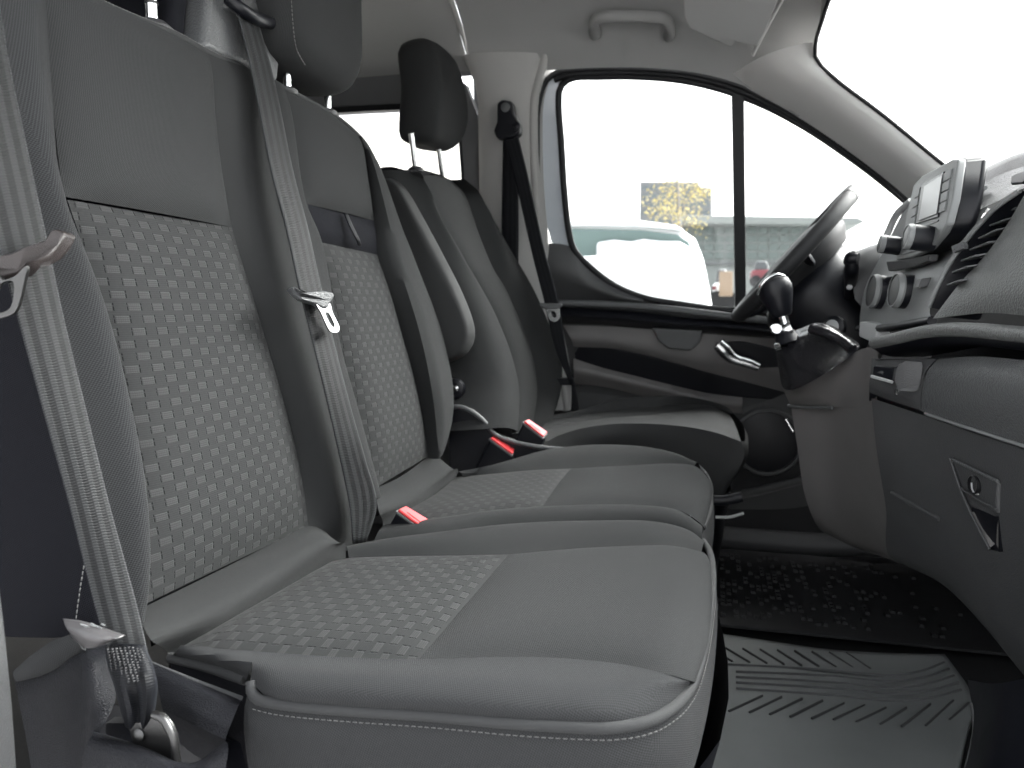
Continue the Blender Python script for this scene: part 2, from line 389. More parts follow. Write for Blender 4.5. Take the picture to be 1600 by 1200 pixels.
tube('windscreen_seal', [V((.26, .62, .63)), V((.30, 1.2, .69)), wedge[0], wedge[1], wedge[2], pil_i[1], pil_i[2], pil_i[3], pil_i[4], pil_i[5]], .0045, 'rubber', van, n=60, k=8)
# windscreen: from the header down and forward to the dash
skin('windscreen', [[V((.27, .60, .62)), V((.32, 1.2, .675)), V((.27, 1.80, .60))], [V((.62, .50, .34)), V((.72, 1.2, .38)), V((.62, 1.90, .34))], [V((.98, .44, .08)), V((1.08, 1.2, .10)), V((.98, 1.96, .08))]], 'glass', van, 24, 16)
# B pillar trim
bp_r = L(W, [(858, 86), (852, 113), (841, 150), (839, 220), (842, 300), (850, 380), (862, 470), (880, 560), (890, 640)], -.03)
bp_l = [aY(u, v, 1.99 - .2 * max(0, (478 - v) / 640)) for u, v in [(724, 86), (738, 113), (747, 150), (749, 220), (750, 300), (752, 380), (758, 470), (770, 560), (775, 640)]]
bp_m = [a.lerp(b, .62) + V((0, -.025, 0)) for a, b in zip(bp_l, bp_r)]
skin('center_pillar', [shift(bp_l, (-.01, .05, 0)), bp_l, bp_m, bp_r, shift(bp_r, (.012, .05, 0))], 'trim_beige', van, 30, 18)
tube('pillar_edge_roll', shift(bp_r, (-.008, -.006, 0)), .012, 'trim_beige', van, n=30, k=10)
# rear side wall with its window
rw = thing('rear_side_window', 'bright rear side window framed in black beyond the driver headrest', 'window', (-1.2, 2.0, 0))
def ring_plate(name, outer, inner, vec, mat, parent, k=48):
    O = crv(outer, k, True); I = crv(inner, k, True); vec = V(vec)
    vs = O + I + [p + vec for p in I] + [p + vec for p in O]
    o = finish(name, vs, grid_faces(k, 4, cu=True, cv=True), mat, parent, ang=40)
    bm = bmesh.new(); bm.from_mesh(o.data); bmesh.ops.recalc_face_normals(bm, faces=bm.faces); bm.to_mesh(o.data); bm.free(); return o
def rrect(x0, x1, z0, z1, r, y, lean=0, n=4):
    out = []
    for cx, cz, a0 in ((x1 - r, z1 - r, 0), (x0 + r, z1 - r, 90), (x0 + r, z0 + r, 180), (x1 - r, z0 + r, 270)):
        for i in range(n + 1):
            a = math.radians(a0 + 90 * i / n); x, z = cx + r * math.cos(a), cz + r * math.sin(a); out.append(V((x, y - lean * z, z)))
    return out
ring_plate('frame', rrect(-1.95, -.600, -.20, .605, .12, 1.985, .1), rrect(-1.90, -.645, -.14, .525, .09, 1.985, .1), (0, .03, 0), 'trim_dark', rw)
ring_plate('seal', rrect(-1.90, -.640, -.145, .53, .09, 1.99, .1), rrect(-1.88, -.655, -.125, .51, .08, 1.99, .1), (0, .03, 0), 'rubber', rw)
g = rrect(-1.88, -.655, -.125, .51, .08, 2.01, .1); finish('pane', g, [tuple(range(len(g)))], 'glass_tint', rw, ang=0)
skin('rear_wall_upper', [[V((-2.2, 1.93, .61)), V((x0, 1.93, .61))], [V((-2.2, 1.94, .585)), V((x0, 1.94, .585))]], 'trim_dark', van, 4, 4)
slab('pillar_backing', [V((-.628, 2.03, -.2)), V((-.46, 2.03, -.2)), V((-.46, 1.99, .66)), V((-.628, 1.99, .66))], (0, .02, 0), 'trim_dark', van, bevel=0)
slab('rear_wall_lower', [V((-2.2, 2.02, -.19)), V((-.5, 2.02, -.19)), V((-.5, 2.02, -.64)), V((-2.2, 2.02, -.64))], (0, .03, 0), 'trim_dark', van, bevel=0)
slab('side_sill', [V((-.62, 2.075, -.64)), V((.75, 2.075, -.64)), V((.75, 2.075, -.05)), V((.45, 2.075, -.05)), V((.40, 2.105, -.25)), V((-.62, 2.105, -.25))], (0, .03, 0), 'carpet', van, bevel=0)
slab('rear_partition', [V((-2.2, .38, -.64)), V((-2.2, 2.02, -.64)), V((-2.2, 2.02, .77)), V((-2.2, .38, .77))], (-.03, 0, 0), 'trim_dark', van, bevel=0)
slab('near_rear_wall', [V((-2.2, .40, -.64)), V((-.74, .40, -.64)), V((-.74, .40, .30)), V((-.74, .44, .62)), V((-2.2, .44, .62))], (0, -.03, 0), 'trim_dark', van, bevel=0)
rail = [(-2.2, .47), (-.72, .47)]
tube('cross_rail', [V((-1.25, .5, .66)), V((-1.25, 1.2, .70)), V((-1.25, 1.9, .62))], .035, 'trim_dark', van, n=12, k=12)
# near door pillar strip at the picture's left edge
slab('door_pillar_trim', [aY(-40, 900, .40), aY(2, 915, .40), aY(12, 1000, .40), aY(22, 1100, .40), aY(30, 1220, .40), aY(-40, 1220, .40)], (0, -.02, 0), 'plastic', van, bevel=.003)
# ================================================================== bench: outer passenger seat
def down(pts, outc, out, dz):
    r = []
    for p in pts:
        d = V((p.x - outc[0], p.y - outc[1], 0)); r.append(p + d.normalized() * out + V((0, 0, dz)))
    return r
seat1 = thing('seat', 'large charcoal outer passenger seat nearest the doorway, with woven pattern panels', 'seat', (-.25, .66, -.62), 'front seats')
bk = thing('tmp', '', '', (0, 0, 0)); bpy.data.objects.remove(bk)
# --- backrest: inner panels
upL = L(B, [(58, -150), (64, -80), (71, 0), (78, 100), (86, 200), (94, 300)])
upR = L(B, [(318, -40), (324, 40), (331, 105), (337, 180), (346, 260), (362, 355)])
topB = L(B, [(66, -75), (105, -20), (141, 0), (200, 27), (270, 57), (331, 88)])
pl_L = L(B, [(105, 312), (125, 372), (145, 455), (168, 555), (192, 680), (208, 790), (216, 880), (218, 948)])
pl_R = L(B, [(362, 355), (385, 430), (412, 520), (440, 615), (462, 700), (476, 770), (482, 822)])
bot = L(B, [(218, 948), (300, 912), (390, 868), (482, 822)])
mid_e = L(B, [(94, 300), (105, 312), (140, 322), (250, 338), (362, 355)])
up_l = [B(68, -33), B(72, 10), B(78, 100), B(86, 200), B(98, 307)]
up_r = [B(325, 84), B(331, 105), B(337, 180), B(346, 260), B(362, 355)]
main = skin('backrest', [up_l, [a.lerp(b, .33) + V((.004, 0, .002 if i == 0 else 0)) for i, (a, b) in enumerate(zip(up_l, up_r))], [a.lerp(b, .66) + V((.004, 0, .002 if i == 0 else 0)) for i, (a, b) in enumerate(zip(up_l, up_r))], up_r], 'cloth', seat1, 40, 40, puff=.012, pexp=6, uv='yz')
skin('pattern_panel', [pl_L, [a.lerp(b, .5) for a, b in zip(crv(pl_L, 8), crv(pl_R, 8))], pl_R], 'cloth_pattern', main, 50, 40, puff=.014, pexp=5, uv='yz')
# outer bolster: wraps from the seam to the side of the backrest
zz = [.33, .27, .18, .09, 0, -.09, -.17, -.24, -.30]
seamL = [B(66, -40), B(71, 0), B(82, 150), B(97, 303), B(148, 468), B(178, 608), B(203, 758), B(216, 880), B(220, 965)]
def bx(z, o): return -.51 + o - .173 * z
bol = []
for z, s in zip(zz, seamL): pass
fr_o = [.0, .004, .012, .02, .028, .034, .036, .03, .02]
rA = [V((bx(s.z, o * .9 + .002), s.y - .022, s.z)) for s, o in zip(seamL, fr_o)]
rB = [V((bx(s.z, o * .5 - .008), .497 + (s.y - .54) * .3, s.z)) for s, o in zip(seamL, fr_o)]
rC = [V((bx(s.z, -.045), .482, s.z - .003)) for s in seamL]
rD = [V((bx(s.z, -.12), .484, s.z - .008)) for s in seamL]
rE = [V((bx(s.z, -.17), .52, s.z - .01)) for s in seamL]
skin('outer_bolster', [seamL, rA, rB], 'cloth_mesh', main, 60, 24)
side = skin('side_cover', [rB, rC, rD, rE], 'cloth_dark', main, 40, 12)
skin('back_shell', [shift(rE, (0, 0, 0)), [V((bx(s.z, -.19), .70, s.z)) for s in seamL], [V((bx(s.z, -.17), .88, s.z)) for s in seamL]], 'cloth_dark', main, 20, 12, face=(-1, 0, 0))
# inner bolster towards the middle seat
inS = [B(325, 84), B(331, 105), B(337, 180), B(346, 260), B(362, 355), B(412, 520), B(440, 615), B(462, 700), B(482, 822), B(490, 860)]
inC = [B(368, 98, -.004), B(374, 125, .004), B(382, 190, .008), B(392, 265, .012), B(410, 355, .018), B(462, 525, .026), B(492, 625, .03), B(514, 715, .03), B(532, 815, .02), B(540, 860, .005)]
inE = [B(404, 112, -.02), B(414, 140, -.02), B(424, 200, -.02), B(436, 270, -.02), B(455, 360, -.02), B(505, 530, -.02), B(534, 640, -.02), B(550, 730, -.02), B(562, 830, -.02), B(566, 880, -.02)]
skin('inner_bolster', [inS, inC, inE, shift(inE, (-.08, .004, 0))], 'cloth_soft', main, 50, 20)
# top edge roll with stitching
topline = [B(64, -36), B(100, -19, -.002), B(141, -1, -.004), B(200, 25, -.004), B(270, 53, -.004), B(331, 86, -.004), B(370, 100, -.008), B(404, 114, -.014)]
tube('top_piping', topline, .0045, 'piping', main, n=60, k=10)
stitches('stitching', shift(topline, (.0035, 0, .003)), main)
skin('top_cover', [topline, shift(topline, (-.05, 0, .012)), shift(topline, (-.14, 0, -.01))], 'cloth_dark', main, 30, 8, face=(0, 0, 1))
stitches('stitching', [V((-.470, .483, -.185)), V((-.476, .480, -.215)), V((-.482, .479, -.245)), V((-.487, .478, -.275))], side, r=.0006)
# lower roll between backrest and cushion
r0 = L(B, [(212, 955), (300, 912), (390, 867), (486, 819), (505, 826)], -.004)
r1 = L(B, [(222, 975), (310, 935), (400, 885), (495, 832), (516, 838)], .022)
r2 = L(B, [(236, 1000), (330, 955), (420, 905), (510, 848), (530, 848)], .042)
r3 = L(C, [(262, 1022), (345, 985), (430, 930), (520, 868), (540, 852)], -.010)
skin('lumbar_roll', [r0, r1, r2, r3, shift(r3, (.0, 0, -.02))], 'cloth_soft', main, 30, 20)
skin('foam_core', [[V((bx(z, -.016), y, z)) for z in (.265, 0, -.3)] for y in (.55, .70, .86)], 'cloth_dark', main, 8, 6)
# --- cushion
nearS = L(C, [(280, 1004), (330, 1011), (430, 1020), (540, 1027), (655, 1030), (760, 1027), (850, 1027), (960, 1036), (1030, 1050), (1080, 1066, -.008)])
farS = L(C, [(480, 885), (545, 874), (620, 869), (700, 868), (795, 866), (912, 857), (1000, 853), (1050, 853), (1096, 862, -.008)])
crossS = L(C, [(655, 1030), (700, 985), (750, 928), (795, 866)])
# pattern part of the cushion (rear) : rails run across, front to rear
pf = crossS; prr = L(C, [(285, 1012), (360, 975), (440, 925), (545, 862)], -.006)
pn = L(C, [(655, 1030), (540, 1027), (430, 1020), (330, 1012), (285, 1010, -.006)])
pfar = L(C, [(795, 866), (700, 868), (620, 869), (545, 872), (520, 876, -.006)])
cush = skin('cushion', [L(C, [(655, 1030), (760, 1027), (850, 1027), (960, 1036), (1030, 1050), (1076, 1063, -.006), (1087, 1066, -.014)]), L(C, [(704, 973), (800, 972), (900, 974), (1000, 975), (1060, 982), (1096, 992, -.008), (1105, 1000, -.017)]), L(C, [(750, 919), (840, 916), (930, 915), (1015, 915), (1070, 918), (1101, 925, -.008), (1110, 932, -.018)]), L(C, [(795, 866), (860, 861), (912, 857), (1000, 853), (1050, 853), (1096, 862, -.006), (1106, 870, -.018)])], 'cloth', seat1, 50, 40, puff=.010, pexp=6, uv='yx')
skin('pattern_panel', [pn, [a.lerp(b, .33) for a, b in zip(pn, pfar)], [a.lerp(b, .66) for a, b in zip(pn, pfar)], pfar], 'cloth_pattern', cush, 50, 40, puff=.006, pexp=6, uv='yx')
# near bolster, front part
pipe = L(C, [(392, 1066, -.004), (393, 1080, -.009), (402, 1092, -.012), (430, 1099, -.013), (480, 1105, -.013), (560, 1111, -.013), (680, 1119, -.013), (800, 1130, -.013), (900, 1136, -.013), (955, 1137, -.014), (1010, 1128, -.015), (1050, 1107, -.016), (1078, 1075, -.017), (1097, 1020, -.018), (1108, 960, -.019), (1113, 900, -.019), (1108, 862, -.019), (1098, 846, -.018)])
topn = [C(395, 1017), C(430, 1020), C(540, 1027), C(655, 1030), C(760, 1027), C(850, 1027), C(960, 1036), C(1030, 1050), C(1074, 1064, -.006)]
bm1 = [C(394, 1040, .002), C(432, 1050, .004), C(540, 1058, .006), C(655, 1062, .006), C(760, 1066, .006), C(850, 1070, .005), C(955, 1076, .003), C(1032, 1068, .000), C(1077, 1064, -.007)]
bm2 = [C(393, 1055, -.002), C(430, 1080, -.003), C(540, 1090, -.002), C(655, 1097, -.002), C(760, 1104, -.002), C(850, 1110, -.003), C(952, 1112, -.004), C(1030, 1092, -.007), C(1078, 1068, -.011)]
pn_ = pipe[:13]
nb = skin('near_bolster', [topn, bm1, bm2, crv(pn_, 12)], 'cloth_mesh', cush, 60, 20)
skin('rear_corner', [L(C, [(282, 1008), (330, 1011), (395, 1017)]), L(C, [(275, 1018, -.004), (325, 1025, 0), (393, 1040, .004)]), L(C, [(266, 1026, -.012), (322, 1040, -.014), (385, 1062, -.012)])], 'cloth_mesh', cush, 16, 8)
tube('piping', L(C, [(266, 1027, -.012), (322, 1041, -.014), (384, 1062, -.013)]), .0045, 'piping', cush, n=20, k=8)
stitches('stitching', shift(L(C, [(266, 1025, -.012), (322, 1039, -.014), (384, 1060, -.013)]), (0, -.003, .004)), cush)
skin('rear_corner_side', [L(C, [(266, 1028, -.013), (322, 1042, -.015), (384, 1063, -.014)]), shift(L(C, [(266, 1028, -.013), (322, 1042, -.015), (384, 1063, -.014)]), (0, .004, -.05)), shift(L(C, [(266, 1028, -.013), (322, 1042, -.015), (384, 1063, -.014)]), (0, .01, -.15))], 'cloth_dark', cush, 12, 8)
tube('piping', pipe, .0042, 'piping', cush, n=120, k=10)
cc = (-.2, .68)
stitches('stitching', down(pipe[2:], cc, .0042, -.0062), cush, pitch=.0048)
# far bolster
fS = L(C, [(545, 872), (620, 869), (700, 868), (795, 866), (912, 857), (1000, 853), (1050, 853), (1096, 862, -.008)])
fC = L(C, [(541, 853, .006), (600, 842, .012), (669, 833, .014), (800, 818, .016), (931, 813, .016), (1025, 815, .012), (1078, 829, .0), (1102, 848, -.016)])
fD = [p + V((0, .03, -.02)) for p in fC]; fE = [p + V((-.005, .045, -.07)) for p in fC]
skin('far_bolster', [fS, [a.lerp(b, .5) + V((0, 0, .004)) for a, b in zip(fS, fC)], fC, fD, fE], 'cloth_soft', cush, 50, 24, face=(0, 0, 1))
# side and front valance below the piping
loop = pipe + [pipe[-1] + V((-.02, .05, .0)), pipe[-1] + V((-.08, .075, 0))]
skin('valance', [loop, down(loop, cc, .006, -.02), down(loop, cc, .004, -.06), down(loop, cc, -.018, -.12), down(loop, cc, -.05, -.20)], 'cloth_mesh', cush, 110, 24)
skin('rear_notch_face', [[pipe[0], pipe[0] + V((.0, .005, -.06)), pipe[0] + V((0, .01, -.2))], [pipe[0] + V((-.002, .05, 0)), pipe[0] + V((-.002, .05, -.06)), pipe[0] + V((0, .05, -.2))]], 'cloth_dark', cush, 8, 4)
# base box and moulded side trim with the belt anchor pocket
skin('base', [[V((-.55, .54, -.35)), V((-.03, .52, -.35)), V((-.03, 1.32, -.35))], [V((-.55, .54, -.63)), V((-.09, .53, -.63)), V((-.09, 1.30, -.63))]], 'plastic_black', seat1, 20, 4, smooth=False)
# ================================================================== bench: middle seat
seat2 = thing('seat', 'charcoal middle seat of the bench with a pull loop on its backrest', 'seat', (-.25, 1.13, -.62), 'front seats')
u_l = L(B, [(446, 142), (453, 170), (462, 230), (475, 318)]); u_r = L(B, [(560, 214), (566, 225), (575, 280), (585, 345)])
b2 = skin('backrest', [u_l, [a.lerp(b, .5) + V((.004, 0, .006 if i == 0 else 0)) for i, (a, b) in enumerate(zip(u_l, u_r))], u_r], 'cloth', seat2, 30, 30, puff=.012, pexp=5, uv='yz')
skin('fold_strip', [L(B, [(475, 318), (530, 331), (585, 345)]), L(B, [(488, 352, .006), (540, 362, .006), (588, 372, .006)]), L(B, [(503, 379), (545, 388), (590, 398)])], 'cloth_dark', b2, 20, 10, puff=.003)
p2l = L(B, [(503, 379), (514, 450), (529, 537), (548, 610), (562, 661), (577, 729), (587, 762)]); p2r = L(B, [(590, 398), (608, 455), (628, 525), (645, 585), (657, 640), (665, 685), (669, 713)])
skin('pattern_panel', [p2l, [a.lerp(b, .5) for a, b in zip(p2l, p2r)], p2r], 'cloth_pattern', b2, 50, 36, puff=.014, pexp=5, uv='yz')
i2 = [B(440, 138), B(453, 170), B(475, 318), B(503, 379), B(529, 537), B(562, 661), B(587, 762), B(592, 790)]
o2 = [B(402, 122, -.01), B(412, 160, .0), B(437, 300, .012), B(458, 372, .016), B(490, 525, .024), B(528, 655, .026), B(562, 770, .018), B(575, 810, .0)]
skin('near_bolster', [i2, [a.lerp(b, .5) + V((.016, 0, 0)) for a, b in zip(i2, o2)], o2, shift(o2, (-.06, -.006, 0))], 'cloth_soft', b2, 40, 16)
s2 = [B(560, 214), B(566, 225), B(585, 345), B(590, 398), B(628, 525), B(657, 640), B(669, 713), B(673, 735)]
e2 = [B(563, 214, -.012), B(590, 262, -.012), B(625, 360, -.012), B(645, 410, -.010), B(690, 535, -.006), B(704, 630, -.004), B(690, 700, -.006), B(680, 722, -.012)]
m2 = [B(562, 213, .002), B(578, 243, .014), B(606, 350, .024), B(618, 400, .028), B(660, 528, .036), B(684, 636, .036), B(684, 706, .02), B(677, 728, 0)]
skin('far_bolster', [s2, m2, e2, shift(e2, (-.07, .012, -.003)), shift(e2, (-.15, -.02, -.003))], 'cloth_soft', b2, 50, 24)
tp2 = [B(404, 114, -.012), B(440, 136, -.004), B(480, 157, -.004), B(525, 183, -.004), B(553, 206, -.004), B(575, 232, -.012), B(600, 285, -.014)]
tube('top_piping', tp2, .0042, 'piping', b2, n=40, k=8)
skin('top_cover', [tp2, shift(tp2, (-.05, 0, .001)), shift(tp2, (-.14, 0, -.01))], 'cloth_dark', b2, 30, 8, face=(0, 0, 1))
skin('back_shell', [[V((bx(z, -.19), .90, z)) for z in (.28, 0, -.3)], [V((bx(z, -.20), 1.1, z)) for z in (.28, 0, -.3)], [V((bx(z, -.16), 1.30, z)) for z in (.26, 0, -.3)]], 'cloth_dark', b2, 10, 8, face=(-1, 0, 0))
lp = [B(538, 333, .012), B(546, 352, .02), B(556, 372, .022), B(560, 384, .012)]
skin('pull_loop', [lp, [p + V((0, .011, .001)) for p in lp]], 'web_dark', b2, 14, 4, uv='st', solid=.0015)
q0 = L(B, [(585, 764), (620, 748), (650, 728), (672, 712), (684, 714)], -.004); q1 = L(B, [(588, 780), (625, 762), (660, 742), (686, 722), (694, 722)], .022)
q2 = L(B, [(592, 800), (632, 780), (668, 758), (698, 736), (706, 732)], .040); q3 = L(C, [(598, 815), (640, 796), (675, 772), (706, 746), (716, 736)], -.012)
skin('lumbar_roll', [q0, q1, q2, q3, shift(q3, (0, 0, -.02))], 'cloth_soft', b2, 30, 18)
# cushion
cu2 = skin('cushion', [L(C, [(848, 791), (930, 788), (1000, 789), (1060, 797), (1090, 814, -.006), (1102, 826, -.02)]), L(C, [(862, 770), (940, 767), (1010, 765), (1070, 770), (1098, 782, -.006), (1107, 792, -.024)]), L(C, [(876, 751), (955, 748), (1020, 745), (1075, 746), (1100, 755, -.006), (1109, 765, -.024)]), L(C, [(892, 732), (950, 730), (987, 728), (1045, 725), (1085, 728, -.004), (1102, 742, -.02)])], 'cloth', seat2, 36, 30, puff=.008, pexp=6, uv='yx')
skin('pattern_panel', [L(C, [(848, 791), (770, 797), (690, 808), (610, 818, -.006)]), L(C, [(862, 770), (785, 776), (712, 785), (640, 796, -.006)]), L(C, [(876, 751), (810, 755), (745, 762), (680, 772, -.006)]), L(C, [(892, 732), (830, 735), (775, 740), (712, 746, -.006)])], 'cloth_pattern', cu2, 36, 36, puff=.006, pexp=6, uv='yx')
nS2 = L(C, [(610, 818, -.004), (690, 808), (770, 797), (848, 791), (930, 788), (1000, 789), (1060, 797), (1098, 822, -.01)])
nO2 = [p + V((0, -.045, -.004)) for p in nS2]; nP2 = [p + V((0, -.065, -.03)) for p in nS2]; nQ2 = [p + V((0, -.07, -.10)) for p in nS2]
skin('near_bolster', [nS2, [a.lerp(b, .5) + V((0, 0, .005)) for a, b in zip(nS2, nO2)], nO2, nP2, nQ2], 'cloth_soft', cu2, 40, 20, face=(0, 0, 1))
fS2 = L(C, [(712, 746, -.004), (775, 740), (830, 735), (892, 732), (950, 730), (987, 728), (1045, 725), (1085, 728, -.004)])
fC2 = L(C, [(722, 742, .004), (790, 722, .012), (850, 704, .018), (900, 697, .02), (940, 695, .02), (1006, 698, .016), (1062, 711, .006), (1094, 730, -.01)])
skin('far_bolster', [fS2, [a.lerp(b, .5) + V((0, 0, .008)) for a, b in zip(fS2, fC2)], fC2, shift(fC2, (0, .03, -.03)), shift(fC2, (-.005, .04, -.12))], 'cloth_soft', cu2, 40, 20, face=(0, 0, 1))
pp2 = L(C, [(1098, 824, -.02), (1107, 805, -.024), (1110, 780, -.025), (1109, 755, -.024), (1100, 738, -.02), (1085, 724, -.014)])
tube('piping', pp2, .004, 'piping', cu2, n=40, k=8)
c2c = (-.2, 1.12)
lp2 = [pp2[0] + V((-.012, -.06, -.004)), pp2[0] + V((.0, -.03, 0))] + pp2 + [pp2[-1] + V((-.04, .06, -.02))]
skin('valance', [lp2, down(lp2, c2c, .006, -.02), down(lp2, c2c, .002, -.07), down(lp2, c2c, -.03, -.15), down(lp2, c2c, -.08, -.22)], 'cloth_mesh', cu2, 40, 16)
# ================================================================== driver seat
def D(u, v, o=0): return onp(u, v, (1, 0, .36), -.478 + o)
seat3 = thing('seat', 'dark grey driver seat at the far side by the door, behind the steering wheel', 'seat', (-.25, 1.66, -.62), 'front seats')
dl = L(D, [(652, 274), (663, 290), (682, 337), (722, 412), (745, 450), (768, 490), (792, 550), (803, 600), (803, 640), (799, 678)])
dr = L(D, [(704, 281), (727, 305), (747, 367), (770, 424), (787, 450), (806, 492), (828, 550), (837, 605), (835, 640), (830, 672)])
dm = [a.lerp(b, .5) + V((.004, 0, .004 if i == 0 else 0)) for i, (a, b) in enumerate(zip(dl, dr))]
b3 = skin('backrest', [dl, dm, dr], 'cloth_soft', seat3, 50, 24, puff=.012, pexp=5, uv='yz')
tube('cross_seam', [D(722, 424, .002), D(745, 425, .010), D(769, 424, .002)], .0016, 'cloth_dark', b3, n=12, k=6)
lo_ = L(D, [(640, 268, -.012), (646, 280, -.012), (664, 330, -.008), (702, 396, .003), (724, 436, .01), (746, 478, .018), (774, 545, .026), (790, 600, .03), (792, 635, .03), (789, 668, .024)])
ls_ = [p + V((-.035, -.028, 0)) for p in lo_]; lb_ = [p + V((-.14, -.03, -.01)) for p in lo_]
skin('near_bolster', [dl, [a.lerp(b, .5) + V((.018, 0, 0)) for a, b in zip(dl, lo_)], lo_, ls_, lb_], 'cloth_soft', b3, 50, 22)
ro_ = L(D, [(706, 281), (732, 306), (764, 349), (795, 397), (824, 446), (848, 488), (868, 545), (870, 590), (858, 628), (838, 656)], .0)
rm_ = [a.lerp(b, .5) + V((.035, 0, 0)) for a, b in zip(dr, ro_)]
skin('far_bolster', [dr, rm_, ro_, shift(ro_, (-.08, .02, 0)), shift(ro_, (-.16, -.02, 0))], 'cloth_soft', b3, 50, 20)
tp3 = [p for p in (lo_[0], dl[0], dm[0] + V((0, 0, .004)), dr[0], ro_[0])]
skin('top_cover', [tp3, shift(tp3, (-.05, 0, .012)), shift(tp3, (-.13, 0, -.02))], 'cloth_dark', b3, 16, 8, face=(0, 0, 1))
skin('back_shell', [lb_, [a.lerp(b, .5) + V((-.03, 0, 0)) for a, b in zip(lb_, shift(ro_, (-.16, -.02, 0)))], shift(ro_, (-.16, -.02, 0))], 'cloth_dark', b3, 20, 8, face=(-1, 0, 0))
# cushion
dcz = lambda u, v, o=0: onp(u, v, (-.04, 0, 1), -.245 + o)
s_in = L(dcz, [(846, 668), (885, 661), (965, 652), (1012, 649), (1065, 642), (1120, 638), (1140, 648, -.01)])
s_nb = L(dcz, [(850, 692, -.006), (872, 681), (915, 668, .006), (965, 662, .008), (1015, 662, .008), (1065, 666, .004), (1115, 675, -.004), (1158, 690, -.02)])
s_far = L(dcz, [(858, 655), (900, 650), (960, 641), (1010, 637), (1060, 633), (1105, 634), (1135, 646, -.01)])
s_fc = L(dcz, [(870, 650, .002), (925, 637, .012), (950, 627, .02), (990, 620, .024), (1040, 619, .024), (1090, 622, .018), (1127, 632, .004), (1152, 654, -.016)])
cu3 = skin('cushion', [crv(s_nb, 10), [a.lerp(b, .5) + V((0, 0, .006)) for a, b in zip(crv(s_nb, 10), crv(s_in, 10))], crv(s_in, 10)], 'seat_vinyl', seat3, 40, 14)
skin('center_panel', [s_in, s_far], 'seat_vinyl', cu3, 30, 10, puff=.004)
skin('far_bolster', [s_far, [a.lerp(b, .5) + V((0, 0, .006)) for a, b in zip(s_far, crv(s_fc, 7))], crv(s_fc, 7), shift(crv(s_fc, 7), (0, .03, -.04)), shift(crv(s_fc, 7), (0, .03, -.15))], 'seat_vinyl', cu3, 36, 18, face=(0, 0, 1))
nose = s_nb + L(dcz, [(1164, 680, -.018), (1160, 662, -.014), (1145, 645, -.006)])
c3c = (-.2, 1.66)
skin('valance', [nose, down(nose, c3c, .008, -.018), down(nose, c3c, .0, -.05), down(nose, c3c, -.03, -.10), down(nose, c3c, -.05, -.2)], 'seat_vinyl', cu3, 50, 16)
skin('base', [[V((-.60, 1.42, -.36)), V((.0, 1.44, -.36)), V((.02, 1.9, -.36))], [V((-.60, 1.42, -.63)), V((-.03, 1.44, -.63)), V((-.03, 1.9, -.63))]], 'plastic_black', seat3, 16, 4, smooth=False)
# recliner shield at the side of the driver seat
sh = LY([(700, 640, 1.35), (715, 636, 1.35), (735, 642, 1.35), (755, 657, 1.355), (775, 680, 1.36), (800, 690, 1.365), (850, 700, 1.375), (905, 704, 1.385)])
sb_ = slab('side_shield', sh + LY([(905, 760, 1.385), (800, 780, 1.365), (700, 740, 1.35)]), (0, .03, 0), 'plastic_black', seat3, bevel=.006)
tube('shield_highlight', shift(sh, (0, -.002, .001)), .0045, 'plastic_grey', sb_, n=30, k=8)  # grey strip painted in as the highlight along the shield's top edge
lathe('recliner_pivot', [(.020, 0), (.020, .014), (.012, .018), (.0, .018)], aY(712, 607, 1.40), (0, -1, 0), 'plastic_black', seat3)
lathe('pivot_bolt', [(.007, 0), (.007, .004), (.003, .007), (.0, .007)], aY(712, 607, 1.382), (0, -1, 0), 'chrome', seat3, 12)
# folded-up armrest beside the backrest
ar = LY([(598, 279, 1.40), (610, 279, 1.40), (624, 290, 1.39), (651, 335, 1.38), (688, 404, 1.37), (711, 449, 1.365), (728, 490, 1.36), (735, 520, 1.36), (730, 543, 1.36), (712, 561, 1.36), (690, 566, 1.36), (668, 560, 1.36), (640, 500, 1.36), (600, 400, 1.37), (580, 320, 1.39)])
arc = sum(ar, V()) / len(ar)
arm = blob('armrest', [shift([p + (arc - p).normalized() * .016 for p in ar], (0, -.016, 0)), shift([p + (arc - p).normalized() * .005 for p in ar], (0, -.012, 0)), ar, shift(ar, (0, .03, 0)), shift([p + (arc - p).normalized() * .014 for p in ar], (0, .042, 0))], 'seat_vinyl', seat3, 16, 60)
# ================================================================== headrests
def headrest(seat, rings, posts, mat='cloth_dark', face=None, fmat='cloth', name='headrest', basepts=None, post_r=.0055):
    h = blob(name, rings, mat, seat, 22, 36)
    for a, b in posts: tube('post', [a, b], post_r, 'chrome', h, n=4, k=10)
    return h
def hr_rings(cx, cyy, z0, z1, wy, tx, tilt=.2, tn=7):
    rr = []
    for i in range(tn):
        t = i / (tn - 1); z = z0 + (z1 - z0) * t
        e = (1 - abs(2 * t - 1) ** 5) ** .5 if 0 < t < 1 else .42
        yw = wy * (.80 + .2 * e) * (.86 + .14 * math.sin(math.pi * min(1, t * 1.15)))
        xw = tx * max(.55, e); ox = cx - tilt * (z - z0)
        ring = []
        for k in range(16):
            a = 2 * math.pi * k / 16; c, s = math.cos(a), math.sin(a)
            ring.append(V((ox + xw * math.copysign(abs(c) ** .6, c), cyy + yw * math.copysign(abs(s) ** .55, s), z)))
        rr.append(ring)
    return rr
